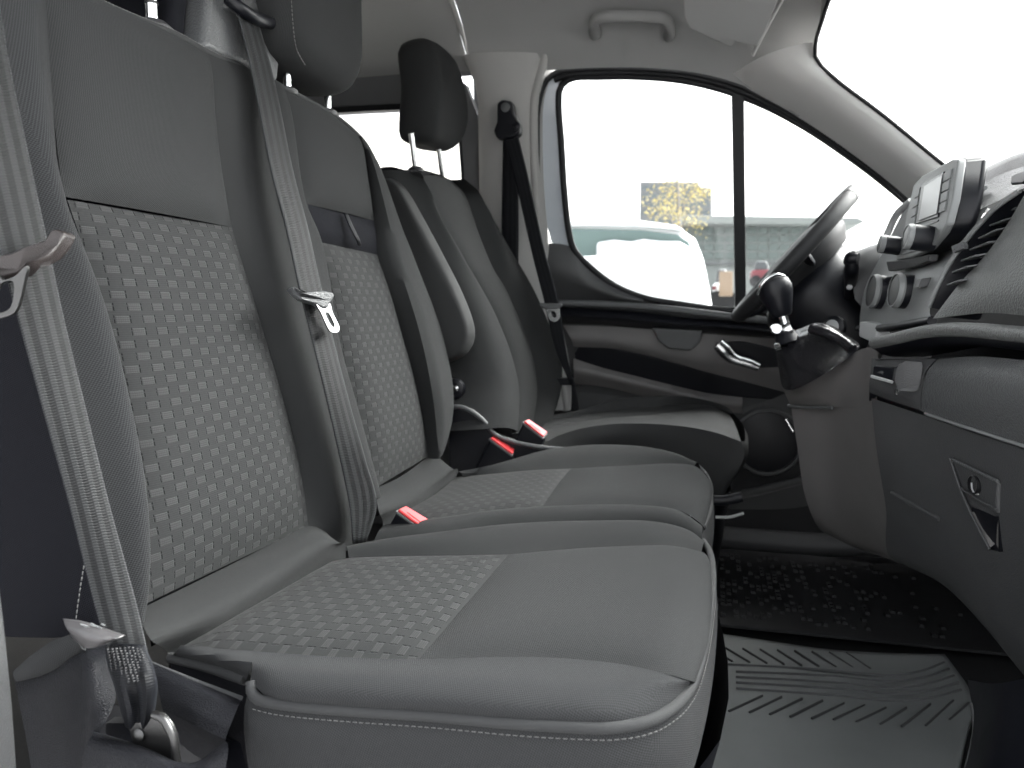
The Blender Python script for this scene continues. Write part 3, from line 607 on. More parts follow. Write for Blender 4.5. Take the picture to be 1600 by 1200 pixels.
# driver headrest, measured: dark side cheek and lighter front
hf = LY([(664, 60, 1.60), (690, 78, 1.64), (706, 105, 1.72), (718, 150, 1.76), (721, 190, 1.77), (713, 220, 1.75), (697, 236, 1.70), (676, 228, 1.62), (664, 215, 1.56), (668, 130, 1.555)])
def hring(k, dx, sc, off=V((0, 0, 0))):
    c = sum(hf, V()) / len(hf); return [c + (p - c) * sc + V((dx, 0, 0)) + off for p in hf]
h3 = blob('headrest', [hring(0, .026, .70), hring(0, .020, .90), hring(0, 0, 1.0), hring(0, -.035, .98, V((0, -.004, 0))), hring(0, -.06, .9, V((0, -.004, 0))), hring(0, -.07, .6, V((0, -.004, 0)))], 'cloth', seat3, 22, 40)
for (a, b) in (((642, 208), (650, 272)), ((685, 230), (692, 284))): tube('post', [aX(a[0], a[1], -.605), aX(b[0], b[1], -.605)], .0055, 'chrome', h3, n=4, k=10)
lathe('post_guide', [(.016, 0), (.016, .008), (.010, .012), (0, .012)], aX(650, 270, -.605), (0, 0, 1), 'plastic_black', seat3)
# middle headrest
mf = [V((-.575, y, z)) for y, z in ((.905, .52), (.90, .40), (.905, .357), (.925, .328), (1.00, .316), (1.075, .316), (1.105, .330), (1.118, .36), (1.120, .43), (1.112, .52))]
def mring(dx, sc):
    c = V((-.575, 1.01, .46)); return [V((p.x + dx, c.y + (p.y - c.y) * sc, c.z + (p.z - c.z) * sc)) for p in mf]
h2 = blob('headrest', [mring(.060, .55), mring(.052, .86), mring(.028, 1.0), mring(-.02, 1.02), mring(-.055, .92), mring(-.065, .5)], 'cloth', seat2, 22, 44)
for u, v in ((449, 134), (512, 168)):
    p = aX(u, v, -.572); tube('post', [p + V((0, 0, -.03)), p + V((0, 0, .05))], .0058, 'chrome', h2, n=3, k=12)
    lathe('post_guide', [(.014, 0), (.014, .006), (.010, .009), (0, .009)], p + V((0, 0, -.012)), (0, 0, 1), 'plastic', seat2)
stitches('stitching', [V((-.530, .914, .52)), V((-.528, .911, .42)), V((-.528, .914, .36)), V((-.530, .925, .33)), V((-.532, .95, .316))], h2, pitch=.005, r=.0007)
# outer seat headrest (only post and underside in the picture)
p = aX(238, 40, -.60)
of = [(.60, .50), (.595, .42), (.61, .385), (.66, .372), (.74, .372), (.80, .385), (.82, .42), (.815, .50), (.78, .56), (.64, .56)]
h1 = blob('headrest', [[V((-.60 + dx, .71 + (y - .71) * s, .47 + (z - .47) * s)) for y, z in of] for dx, s in ((.045, .6), (.03, .95), (0, 1), (-.03, .95), (-.045, .6))], 'cloth_dark', seat1, 16, 36)
for dy in (0, .13):
    tube('post', [p + V((0, dy, -.02)), p + V((0, dy, .12))], .0068, 'chrome', h1, n=3, k=14)
    for z in (.022, .045): lathe('post_notch', [(.0071, 0), (.0071, .002), (.0068, .003)], p + V((0, dy, z)), (0, 0, 1), 'steel', h1, 14)
    lathe('post_guide', [(.020, 0), (.021, .006), (.014, .012), (0, .012)], p + V((0, dy, -.008)), (0, 0, 1), 'plastic', seat1)
# ================================================================== belt tower on top of the bench backrest
tw = thing('belt_tower', 'grey moulded belt outlet housing on top of the bench between two headrests', 'belt outlet', B(385, 110, -.03))
tf = [B(328, -40, .0), B(318, 74, .0), B(345, 86, .0), B(394, 106, .0), B(436, 130, .0), B(441, 85, .0), B(440, 20, .0), B(428, 4, .0), B(400, -40, .0)]
slab('housing', tf, (-.10, 0, 0), 'plastic_grey', tw, bevel=.009, seg=4)
slab('side_cover', [tf[0] + V((-.02, -.002, 0)), tf[1] + V((-.02, -.002, 0)), tf[1] + V((-.17, -.002, -.01)), tf[0] + V((-.17, -.002, 0))], (0, -.03, 0), 'cloth_dark', tw, bevel=.01)  # flank of the tower in shade, the shade put into its dark colour
slab('slot_frame', [B(352, -20, .003), B(352, 4, .003), B(370, 18, .003), B(432, 58, .003), B(436, 50, .003), B(435, 26, .003), B(424, 12, .003), B(390, -20, .003)], (.004, 0, 0), 'plastic', tw, bevel=.002)
tube('slot_lip', [B(356, -4, .012), B(372, 10, .020), B(392, 24, .024), B(414, 34, .022), B(434, 38, .014)], .0075, 'plastic_black', tw, n=20, k=10, flat=.8)
# ================================================================== seat belts
b_mid = thing('seat_belt', 'grey belt running from the bench tower down across to the middle seat', 'seat belt', B(570, 845, .03), 'seat belts')
ml = [B(366, 8, .012), B(371, 20, .016), B(393, 108, .022), B(425, 270, .042), B(446, 350, .050), B(469, 455, .056), B(484, 515, .056), B(506, 605, .055), B(525, 687, .052), B(547, 792, .045), B(552, 850, .04)]
mr = [B(402, 26, .012), B(405, 38, .016), B(427, 117, .022), B(459, 270, .045), B(480, 350, .055), B(502, 447, .062), B(525, 545, .064), B(550, 642, .064), B(572, 720, .062), B(589, 790, .055), B(572, 848, .045)]
skin('webbing', [ml, [a.lerp(b, .5) + V((.0015, 0, 0)) for a, b in zip(ml, mr)], mr], 'web', b_mid, 80, 15, uv='st', solid=.0014)
def tongue(parent, hold, plate, slot, n, bar=None, pm='chrome', hm='plastic_grey', th=.012):
    n = V(n).normalized()
    h = slab('tongue_holder', [p + n * .004 for p in hold], -n * th, hm, parent, bevel=.0035, seg=3)
    k = 40; O = crv(plate, k, True); I = crv(slot, k, True)
    # match loop starts
    c = sum(I, V()) / k
    j = min(range(k), key=lambda q: -((O[q] - c).normalized().dot((I[0] - c).normalized()))); O = O[j:] + O[:j]
    if (O[5] - O[0]).dot(I[5] - I[0]) < 0: I = [I[0]] + I[:0:-1]
    t = n * .003; vs = [p + t for p in O] + [p + t for p in I] + I + O
    o = finish('tongue_plate', vs, grid_faces(k, 4, cu=True, cv=True), pm, parent, ang=40)
    bm = bmesh.new(); bm.from_mesh(o.data); bmesh.ops.recalc_face_normals(bm, faces=bm.faces); bm.to_mesh(o.data); bm.free()
    return h
o = .075
tongue(b_mid, [B(452, 452, o - .02), B(458, 448, o - .02), B(472, 458, o), B(503, 455, o), B(518, 458, o), B(520, 464, o), B(514, 473, o), B(510, 482, o), B(502, 482, o), B(493, 476, o), B(472, 469, o), B(460, 462, o - .01)],
       [B(492, 476, o), B(500, 482, o), B(508, 482, o), B(513, 474, o), B(517, 488, o), B(528, 512, o), B(527, 518, o), B(519, 520, o), B(513, 517, o), B(499, 488, o)],
       [B(506, 490, o), B(511, 489, o), B(521, 510, o), B(517, 511, o)], (1, -.5, .2))
# --- near belt
b_near = thing('seat_belt', 'wide striped grey belt at the left edge beside the outer seat', 'seat belt', aY(205, 1080, .44), 'seat belts')
nr = LY([(-38, -200, .44), (-18, -90, .455), (0, 8, .468), (20, 120, .474), (45, 240, .476), (71, 360, .476), (81, 406, .475), (98, 487, .474), (135, 640, .472), (172, 790, .468), (217, 956, .458), (228, 1005, .448), (234, 1030, .442)])
nl = LY([(-150, -200, .40), (-118, -90, .41), (-90, 8, .42), (-66, 120, .428), (-38, 240, .434), (-8, 365, .438), (4, 408, .438), (27, 490, .44), (68, 640, .442), (109, 790, .444), (146, 940, .44), (164, 1002, .434), (178, 1040, .432)])
skin('webbing', [nl, [a.lerp(b, .5) + V((.0015, -.001, 0)) for a, b in zip(nl, nr)], nr], 'web', b_near, 110, 21, uv='st', solid=.0014)
y = .432
tongue(b_near, [aY(-30, 412, .425), aY(0, 401, y), aY(20, 397, y), aY(45, 388, y), aY(72, 376, .45), aY(84, 361, .462), aY(96, 359, .462), aY(107, 366, .462), aY(96, 382, .455), aY(82, 402, .45), aY(62, 412, .44), aY(48, 414, y), aY(36, 428, y), aY(8, 437, y), aY(0, 428, y), aY(-30, 440, .425)],
       [aY(-24, 436, .424), aY(0, 428, .424), aY(8, 438, .424), aY(30, 431, .424), aY(40, 420, .424), aY(47, 416, .424), aY(43, 436, .424), aY(32, 480, .424), aY(24, 491, .424), aY(-10, 498, .424), aY(-30, 486, .424)],
       [aY(4, 446, .424), aY(25, 441, .424), aY(20, 482, .424), aY(-2, 488, .424)], (.25, -1, .1), hm='brown_plastic', pm='steel', th=.016)
# anchor: sewn loop, folded label, bracket
aw = b_near
skin('sewn_loop', [LY([(163, 1008, .437), (168, 1040, .430), (178, 1072, .428), (188, 1110, .430), (196, 1136, .436)]), LY([(180, 1006, .433), (186, 1040, .424), (196, 1075, .419), (203, 1110, .421), (204, 1140, .430)]), LY([(196, 1006, .431), (204, 1040, .422), (211, 1075, .424), (215, 1110, .428), (214, 1142, .434)]), LY([(212, 1006, .433), (222, 1036, .424), (230, 1072, .419), (231, 1106, .421), (226, 1138, .430)]), LY([(226, 1009, .437), (236, 1030, .432), (246, 1065, .428), (244, 1100, .430), (238, 1130, .436)])], 'web_dark', aw, 40, 16, uv='st', solid=.005)
zz_v = []; zz_f = []
for r in range(13):
    for c in range(9):
        a, b = .05 + c * .112, r / 12
        x = 167 + b * 10 + a * (57 + b * 8); yy = 1015 + b * 52 - 3 * math.sin(a * 3.1); q = aY(x, yy, .4165 + abs(a - .5) * .026)
        k = len(zz_v); d1 = V((.0012, 0, .0004)) * random.uniform(.7, 1.1); d2 = V((0, -.0012, 0)); d3 = V((0, 0, .0011)); q += V((random.uniform(-.0004, .0004), 0, random.uniform(-.0003, .0003)))
        zz_v += [q - d1, q + d1, q + d3 + d2, q - d3 + d2]; zz_f += [(k, k + 1, k + 2), (k + 1, k, k + 3), (k, k + 2, k + 3), (k + 1, k + 3, k + 2)]
zo = finish('loop_stitching', zz_v, zz_f, 'plastic', aw, ang=0); zo['kind'] = 'stuff'
lab = skin('care_label', [LY([(97, 966, .425), (128, 970, .423), (160, 980, .423), (196, 992, .426)]), LY([(106, 985, .415), (132, 992, .413), (158, 998, .414), (184, 998, .42)]), LY([(116, 999, .42), (132, 1012, .418), (152, 1012, .418), (172, 1003, .424)])], 'label_sheet', aw, 24, 12, solid=.0006)
for i in range(7):
    q = aY(128 + i * 5.5, 976 + (i % 3) * 2.4, .4175 + i * .0007); rbox('label_print', q, V((.0014, 0, -.0004)), V((0, .0003, 0)), V((.0002, 0, .0004 + .0004 * (i % 2))), 'bezel', lab, bevel=0)
plate = LY([(199, 1134, .43), (210, 1128, .43), (225, 1130, .43), (238, 1116, .43), (250, 1120, .43), (262, 1134, .43), (271, 1154, .43), (276, 1200, .43), (228, 1200, .43), (208, 1166, .43)])
slab('anchor_plate', plate, (0, .006, 0), 'steel', aw, bevel=.0012)
tube('anchor_rim', LY([(240, 1116, .428), (254, 1123, .427), (265, 1140, .426), (272, 1160, .426), (275, 1190, .426)]), .0028, 'steel', aw, n=20, k=8)
lathe('rivet', [(.0045, 0), (.0045, .002), (.002, .0035), (0, .0035)], aY(219, 1148, .43), (0, -1, .2), 'steel', aw, 14)
# --- driver belt on the centre pillar
b_drv = thing('seat_belt', 'black driver belt hanging on the light centre pillar', 'seat belt', aY(895, 640, 1.93), 'seat belts')
skin('webbing', [LY([(783, 205, 1.83), (800, 262, 1.845), (815, 325, 1.86), (832, 400, 1.875), (850, 470, 1.88), (868, 545, 1.88), (890, 600, 1.88)]), LY([(808, 205, 1.83), (822, 262, 1.845), (836, 325, 1.86), (853, 400, 1.875), (872, 470, 1.88), (884, 545, 1.88), (896, 600, 1.88)])], 'web_dark', b_drv, 40, 8, uv='st', solid=.0015)
skin('lower_webbing', [LY([(786, 210, 1.86), (784, 320, 1.89), (783, 420, 1.92)]), LY([(808, 210, 1.86), (810, 320, 1.89), (810, 420, 1.92)])], 'web_dark', b_drv, 20, 6, uv='st', solid=.0015)
skin('lap_webbing', [LY([(893, 595, 1.90), (893, 620, 1.90), (892, 645, 1.90)]), LY([(897, 595, 1.90), (902, 620, 1.90), (906, 645, 1.90)])], 'web_dark', b_drv, 10, 4, uv='st', solid=.0015)
slab('upper_guide', LY([(776, 160, 1.825), (784, 155, 1.825), (800, 158, 1.825), (803, 178, 1.825), (812, 192, 1.825), (812, 208, 1.825), (800, 216, 1.825), (775, 216, 1.825), (770, 204, 1.825), (776, 190, 1.825)]), (0, .035, 0), 'plastic_black', b_drv, bevel=.006)
lathe('guide_bolt', [(.010, 0), (.010, .008), (.004, .011), (0, .011)], aY(808, 198, 1.825), (0, -1, 0), 'plastic_black', b_drv, 14)
lathe('guide_ring', [(.011, 0), (.011, .004), (.008, .006), (0, .006)], aY(790, 168, 1.825), (0, -1, 0), 'plastic_grey', b_drv, 14)
y = 1.865
tongue(b_drv, LY([(842, 474, y), (866, 474, y), (878, 474, y), (878, 479, y), (872, 484, y), (854, 484, y), (845, 480, y)]), LY([(855, 482, y), (874, 482, y), (874, 498, y), (868, 503, y), (860, 500, y)]), LY([(862, 487, y), (867, 487, y), (869, 496, y), (865, 496, y)]), (0, -1, .1), th=.01)
slab('belt_stop', LY([(866, 591, 1.895), (896, 591, 1.895), (896, 602, 1.895), (866, 602, 1.895)]), (0, .02, 0), 'plastic_black', b_drv, bevel=.003)
# ================================================================== buckles
def buckle(label, top, body, dirv, th, loc):
    t = thing('belt_buckle', label, 'buckle', loc, 'belt buckles')
    slab('housing', body, dirv, 'plastic_black', t, bevel=.004, seg=3)
    a = sum(top, V()) / len(top); n = (top[1] - top[0]).cross(top[-1] - top[0]).normalized()
    if n.z < 0: n = -n
    slab('bezel', [a + (q - a) * 1.10 - n * .003 for q in top], n * .003, 'plastic_grey', t, bevel=.0008)
    slab('release_button', top, n * .004, 'red', t, bevel=.0015)
    slab('button_recess', [a + (q - a) * V((1, 1, 1)).x * .55 + n * .0042 for q in top], n * .0006, 'red', t, bevel=.0002)
    return t
y1, y2 = .895, .92
buckle('large red button buckle between the outer and the middle cushion', [aY(621, 799, y1), aY(632, 794, y2), aY(676, 820, y2), aY(664, 831, y1)], [aY(619, 800, y1), aY(666, 832, y1), aY(642, 880, y1), aY(582, 868, y1)], (0, .032, 0), .03, aY(600, 868, .90))
y1, y2 = 1.345, 1.37
buckle('red button buckle on the far side of the middle cushion, lower of the pair', [aY(766, 686, y1), aY(771, 683, y2), aY(803, 703, y2), aY(800, 711, y1)], [aY(765, 687, y1), aY(801, 712, y1), aY(790, 760, y1), aY(735, 745, y1)], (0, .026, 0), .03, aY(752, 745, 1.36))
y1, y2 = 1.385, 1.41
buckle('red button buckle beside the driver cushion, upper of the pair', [aY(818, 660, y1), aY(824, 657, y2), aY(854, 677, y2), aY(848, 684, y1)], [aY(817, 661, y1), aY(850, 685, y1), aY(826, 745, y1), aY(790, 720, y1)], (0, .026, 0), .03, aY(808, 740, 1.40))
# ================================================================== moulded seat side trim with anchor pocket
st = thing('seat_side_trim', 'dark speckled moulded trim with belt anchor pocket at the lower left', 'trim', aY(200, 1250, .46))
skin('ledge', [LY([(225, 1030, .50), (300, 1062, .49), (376, 1094, .485)]), LY([(243, 1056, .485), (306, 1080, .475), (372, 1104, .468)]), LY([(250, 1092, .472), (304, 1112, .460), (358, 1138, .452)]), LY([(254, 1108, .468), (303, 1132, .455), (352, 1156, .448)]), LY([(256, 1118, .474), (303, 1150, .468), (348, 1168, .462)]), LY([(258, 1140, .48), (304, 1180, .475), (346, 1200, .47)])], 'plastic_speck', st, 24, 26, smooth=False)
skin('ledge_lip', [LY([(225, 1028, .505), (300, 1058, .495), (380, 1088, .49)]), LY([(225, 1033, .50), (300, 1064, .49), (378, 1095, .486)])], 'plastic', st, 12, 3)
skin('rear_shield', [LY([(22, 1062, .475), (60, 1040, .475), (118, 1006, .478), (165, 1004, .485)]), LY([(28, 1090, .462), (80, 1068, .458), (140, 1040, .452), (178, 1050, .465)]), LY([(38, 1140, .455), (95, 1120, .448), (148, 1090, .440), (180, 1095, .455)]), LY([(50, 1210, .452), (100, 1190, .445), (135, 1165, .437), (155, 1146, .438)]), LY([(60, 1290, .45), (100, 1280, .444), (128, 1230, .437), (140, 1190, .44)])], 'plastic_speck', st, 24, 24)
skin('front_bar', [LY([(146, 1142, .440), (225, 1166, .436), (300, 1192, .432), (352, 1158, .438)]), LY([(144, 1146, .426), (222, 1170, .420), (298, 1196, .415), (356, 1164, .424)]), LY([(138, 1158, .416), (216, 1184, .410), (294, 1208, .406), (356, 1178, .416)]), LY([(130, 1182, .412), (208, 1206, .406), (290, 1228, .402), (352, 1204, .412)]), LY([(122, 1250, .414), (200, 1270, .408), (285, 1290, .404), (345, 1270, .414)])], 'plastic_speck', st, 40, 24)
slab('pocket_floor', LY([(165, 1130, .482), (260, 1130, .482), (345, 1170, .48), (330, 1290, .48), (165, 1290, .48)]), (0, .01, 0), 'plastic_black', st, bevel=0)
tube('bolster_strap', LY([(26, 1056, .470), (60, 1038, .466), (100, 1016, .465), (128, 1002, .467)]), [.005, .009, .011, .008], 'cloth_mesh', st, n=16, k=8, flat=.5)
# ================================================================== driver door
dd = thing('driver_door', 'closed dark driver door with chrome pull, pocket and big side window', 'door', (0, 2.05, -.6))
sill = L(W, [(849, 379), (872, 380), (897, 387), (915, 410), (940, 432), (970, 450), (1005, 464), (1060, 474), (1130, 482), (1250, 490), (1460, 500)])
pan = slab('panel', sill + L(W, [(1500, 820), (850, 820)]), (0, .05, 0), 'plastic', dd, bevel=.006)
skin('upper_pad', [L(W, [(851, 380), (876, 381), (897, 388), (915, 411), (940, 433), (970, 451), (1005, 465)], -.004), L(W, [(856, 420, -.03), (880, 425, -.03), (900, 432, -.03), (920, 445, -.03), (945, 456, -.03), (972, 465, -.03), (1005, 471, -.02)]), L(W, [(864, 470), (885, 471), (905, 472), (925, 472), (945, 473), (972, 474), (1005, 476)], -.008)], 'plastic', pan, 24, 14)
tube('belt_ledge_lit', L(W, [(866, 474), (930, 475), (1000, 479), (1070, 486), (1135, 494), (1210, 502), (1300, 508)], -.025), .010, 'plastic_grey', pan, n=40, k=10)  # ledge coloured lighter than the panel to paint its highlight line
skin('roll', [L(W, [(864, 480, -.02), (940, 484, -.02), (1000, 488, -.02), (1070, 496, -.02), (1140, 502, -.02), (1220, 508, -.02)]), L(W, [(868, 492, -.05), (940, 496, -.05), (1000, 500, -.05), (1070, 507, -.05), (1140, 512, -.05), (1220, 518, -.05)]), L(W, [(872, 505, -.02), (940, 507, -.02), (1000, 512, -.02), (1070, 517, -.02), (1140, 522, -.02), (1220, 526, -.02)])], 'plastic_black', pan, 30, 12)
skin('trim_field', [L(W, [(880, 508), (950, 510), (1010, 514), (1080, 520), (1160, 526), (1230, 530)], -.012), L(W, [(892, 530, -.022), (960, 536, -.022), (1020, 548, -.022), (1090, 560, -.022), (1160, 572, -.022), (1230, 580, -.022)]), L(W, [(896, 542), (960, 545), (1030, 560), (1100, 580), (1170, 598), (1235, 615)], -.012)], 'panel_brown', pan, 30, 10)
slab('storage_shade', L(W, [(897, 552), (906, 539), (950, 543), (1030, 560), (1100, 580), (1170, 598), (1235, 614), (1235, 625), (1170, 622), (1100, 614), (1000, 590), (940, 575), (900, 566)], -.006), (0, .02, 0), 'plastic_black', pan, bevel=.003)  # flat black slab paints the shade inside the door's storage slot
skin('armrest', [L(W, [(896, 560), (940, 574), (1000, 589), (1060, 604), (1110, 615), (1160, 621)], -.008), L(W, [(896, 578, -.035), (940, 586, -.035), (1000, 600, -.035), (1060, 614, -.035), (1110, 626, -.03), (1160, 632, -.02)]), L(W, [(898, 600), (940, 604), (1000, 618), (1060, 634), (1110, 642), (1160, 646)], -.01)], 'panel_brown', pan, 30, 12)
skin('lower_field', [L(W, [(890, 612), (960, 618), (1060, 640), (1150, 640), (1240, 610)], -.006), L(W, [(890, 720), (960, 720), (1060, 730), (1150, 760), (1260, 780)], -.03)], 'plastic', pan, 20, 10)
slab('handle_recess', L(W, [(1118, 535), (1160, 533), (1215, 545), (1225, 575), (1190, 577), (1150, 570), (1126, 556)], -.022), (0, .02, 0), 'plastic_black', pan, bevel=.004)
tube('door_handle', L(W, [(1122, 537), (1131, 546), (1140, 556), (1150, 562), (1168, 567), (1186, 574)], -.055), [.017, .019, .016, .014, .013, .010], 'chrome', pan, n=30, k=14, flat=.5)
slab('pull_cup', L(W, [(1018, 512), (1030, 534), (1044, 545), (1080, 548), (1093, 535), (1098, 516)], -.035), (0, .02, 0), 'plastic_grey', pan, bevel=.005)
lathe('speaker_ring', [(.088, 0), (.092, .006), (.088, .012), (.080, .012), (.078, .004)], W(1198, 690, -.03), (0, -1, 0), 'plastic', pan, 48, cap=False)
lathe('speaker_grille', [(.080, 0), (.078, .006), (.05, .010), (.0, .011)], W(1198, 690, -.03), (0, -1, 0), 'plastic_black', pan, 48)
tube('pocket_edge', L(W, [(1130, 775), (1180, 768), (1230, 755), (1290, 740)], -.07), .012, 'plastic', pan, n=16, k=10)
skin('door_pocket', [L(W, [(1040, 778), (1130, 776), (1180, 769), (1230, 756), (1290, 741)], -.07), L(W, [(1040, 860), (1130, 862), (1190, 858), (1240, 850), (1300, 840)], -.05)], 'plastic', pan, 16, 6, puff=.01)
# window surround
gl = [(897, 390), (889, 362), (882, 300), (877, 220), (873, 160), (876, 136), (892, 123), (940, 120), (1000, 120), (1060, 125), (1110, 135), (1155, 149), (1205, 170), (1260, 200), (1320, 240), (1380, 285), (1430, 330), (1460, 380), (1450, 480), (1300, 490), (1130, 484), (1060, 475), (1005, 465), (960, 446), (925, 420)]
GL = L(W, gl, -.004)
tube('window_seal', GL, .0085, 'rubber', dd, n=140, k=8, closed=True)
ring_plate_in = crv(L(W, gl, .01), 80, True)
skin('painted_frame', [L(W, [(862, 379, -.002), (850, 330, -.002), (846, 250, -.002), (845, 180, -.002), (850, 140, -.002), (866, 120, -.002), (900, 111, -.002), (1000, 109, -.002), (1090, 118, -.002), (1160, 137, -.002), (1260, 188, -.002), (1400, 290, -.002)]), L(W, [(890, 384), (882, 335), (876, 250), (871, 180), (870, 145), (884, 126), (910, 119), (1000, 116), (1085, 125), (1155, 144), (1255, 195), (1395, 296)])], 'paint', dd, 60, 4)
tube('outer_seal', L(W, [(846, 372), (841, 300), (839, 220), (841, 165), (852, 128), (872, 113), (930, 107), (1010, 108), (1090, 116), (1160, 136), (1230, 172), (1310, 224), (1390, 285), (1450, 345)], -.02), .0075, 'rubber', dd, n=80, k=8)
tube('upper_seal', L(W, [(866, 124), (892, 116), (1000, 113), (1085, 121), (1155, 141), (1255, 192), (1400, 296)], -.012), .009, 'rubber', dd, n=60, k=8)
slab('window_divider', L(W, [(1143, 143), (1163, 150), (1166, 490), (1149, 490)], -.012), (0, .03, 0), 'rubber', dd, bevel=.003)
finish('window_pane', L(W, [g for g in gl], .004), [tuple(range(len(gl)))], 'glass', dd, ang=0)
# ================================================================== visor and grab handle
vs_ = thing('sun_visor', 'grey folded-up sun visor under the roof by the windscreen', 'sun visor', aY(1150, 20, 1.62))
vp = LY([(1066, -30, 1.60), (1070, 28, 1.66), (1078, 44, 1.68), (1105, 58, 1.69), (1140, 73, 1.70), (1147, 70, 1.70), (1150, 65, 1.70), (1172, 70, 1.70), (1183, 72, 1.69), (1195, 50, 1.67), (1228, -30, 1.58)])
slab('panel', vp, (0, .02, .012), 'headliner', vs_, bevel=.005, seg=3)
tube('hinge_rod', LY([(1228, -12, 1.60), (1205, 30, 1.66), (1184, 70, 1.70), (1176, 86, 1.72)]), .004, 'trim_beige', vs_, n=10, k=8)
gh = thing('grab_handle', 'grey grab handle on the headliner above the driver window', 'grab handle', aY(985, 45, 1.83))
hb = LY([(930, 52, 1.845), (927, 38, 1.80), (934, 28, 1.775), (955, 25, 1.765), (985, 25, 1.765), (1018, 26, 1.765), (1038, 29, 1.775), (1046, 40, 1.80), (1046, 54, 1.845)])
tube('bar', hb, [.018, .016, .013, .0125, .0125, .0125, .013, .016, .018], 'headliner', gh, n=40, k=14, flat=.75)
# ================================================================== dashboard
da = thing('dashboard', 'grey moulded dashboard with vents, open shelf and glovebox at the right edge', 'dashboard', (.45, 1.1, -.5))
skin('dash_top', [LY([(1413, 326, 1.44), (1432, 303, 1.40), (1510, 328, 1.17), (1545, 321, 1.06), (1593, 297, .978), (1660, 276, .90), (1800, 300, .72)]), LY([(1450, 296, 1.45), (1510, 296, 1.25), (1560, 274, 1.18), (1600, 260, 1.08), (1680, 240, .95), (1820, 250, .76)])], 'plastic_grey', da, 40, 8)
skin('dash_crest', [LY([(1450, 298, 1.45), (1510, 297, 1.25), (1560, 275, 1.18), (1600, 261, 1.08), (1680, 241, .95), (1820, 251, .76)]), LY([(1455, 285, 1.47), (1512, 283, 1.28), (1560, 263, 1.21), (1600, 247, 1.11), (1680, 222, .98), (1820, 236, .78)]), LY([(1460, 284, 1.52), (1515, 276, 1.34), (1560, 254, 1.27), (1600, 238, 1.17), (1680, 214, 1.03), (1820, 228, .82)]), [V((.70, 1.85, .12)), V((.78, 1.6, .13)), V((.80, 1.3, .13)), V((.80, 1.1, .13)), V((.78, .9, .13)), V((.70, .55, .12))]], 'plastic', da, 40, 16, face=(0, 0, 1))
slab('top_speaker', LY([(1583, 290, 1.0), (1583, 279, 1.02), (1592, 274, 1.01), (1604, 270, .99), (1620, 268, .97), (1615, 280, .96), (1600, 288, .97)]), (-.003, -.002, .002), 'plastic_black', da, bevel=.001)
tube('trim_cup', LY([(1512, 299, 1.20), (1524, 297, 1.17), (1539, 294, 1.13)]), [.008, .008, .003], 'silver', da, n=12, k=12)
# passenger pad
pad = skin('airbag_cover', [LY([(1604, 298, .965), (1680, 286, .86), (1800, 300, .72)]), LY([(1577, 345, .985), (1660, 345, .86), (1790, 350, .72)]), LY([(1545, 392, 1.0), (1635, 398, .86), (1780, 400, .72)]), LY([(1500, 442, 1.025), (1615, 447, .86), (1760, 450, .72)]), LY([(1457, 498, 1.05), (1545, 489, .935), (1600, 493, .87), (1740, 500, .72)])], 'pad_grey', da, 30, 24, puff=.006)
# air vent between pad and centre panel
vl = LY([(1594, 298, .985), (1560, 322, 1.01), (1530, 352, 1.04), (1503, 385, 1.06), (1480, 420, 1.075), (1464, 452, 1.08), (1452, 480, 1.085)])
vr = LY([(1606, 300, .968), (1578, 346, .985), (1560, 372, .995), (1532, 408, 1.01), (1505, 438, 1.03), (1480, 468, 1.04), (1460, 494, 1.05)])
vent = skin('vent_cavity', [vl, [a.lerp(b, .5) + V((.06, .01, -.01)) for a, b in zip(vl, vr)], vr], 'plastic_black', da, 24, 12)
tube('vent_rim', shift(vl, (-.001, -.001, 0)), .0032, 'bezel', vent, n=30, k=8)
for (a, b, c, d) in ((1549, 331, 1577, 322), (1534, 350, 1560, 340), (1517, 370, 1546, 356), (1503, 388, 1532, 376), (1490, 405, 1511, 397), (1476, 423, 1499, 414), (1468, 443, 1486, 436)):
    p, q = aY(a, b, 1.03), aY(c, d, 1.0)
    rbox('slat', (p + q) / 2 + V((.020, .002, 0)), (q - p) / 2, V((.012, 0, .002)), V((0, .0006, .0012)), 'plastic_grey', vent, bevel=.0008, seg=1)
tube('vent_tab', LY([(1491, 390, 1.035), (1500, 386, 1.03), (1509, 383, 1.025)]), .0045, 'plastic_grey', vent, n=6, k=8, box=True)
# centre panel below the radio
def Rp(u, v, o=0): return onp(u, v, (1, 0, -.19), .252 + o)
cs = skin('center_panel', [LY([(1413, 326, 1.44), (1432, 303, 1.40), (1510, 330, 1.17), (1545, 322, 1.06)]), LY([(1380, 392, 1.42), (1420, 400, 1.32), (1475, 398, 1.17), (1505, 384, 1.075)]), LY([(1352, 450, 1.42), (1392, 440, 1.28), (1440, 432, 1.14), (1470, 440, 1.08)]), LY([(1344, 490, 1.42), (1380, 482, 1.28), (1420, 478, 1.16), (1453, 482, 1.085)]), LY([(1343, 512, 1.40), (1375, 508, 1.28), (1415, 505, 1.16), (1456, 499, 1.06)])], 'bezel', da, 40, 24)
tube('panel_lower_edge', LY([(1342, 514, 1.39), (1375, 513, 1.27), (1415, 508, 1.15), (1456, 501, 1.05)]), .006, 'plastic_black', cs, n=24, k=8)
slab('panel_tab', LY([(1342, 502, 1.31), (1372, 506, 1.27), (1368, 528, 1.27), (1356, 533, 1.28), (1341, 526, 1.31)]), (.02, 0, 0), 'silver', cs, bevel=.003)
slab('switch_row', LY([(1384, 408, 1.30), (1420, 404, 1.21), (1452, 397, 1.13), (1450, 408, 1.13), (1425, 418, 1.2), (1388, 424, 1.30)]), (.012, 0, 0), 'plastic', cs, bevel=.002)
tube('side_vane', LY([(1368, 446, 1.40), (1380, 424, 1.40), (1392, 406, 1.39)]), [.004, .008, .004], 'bezel', cs, n=14, k=10)
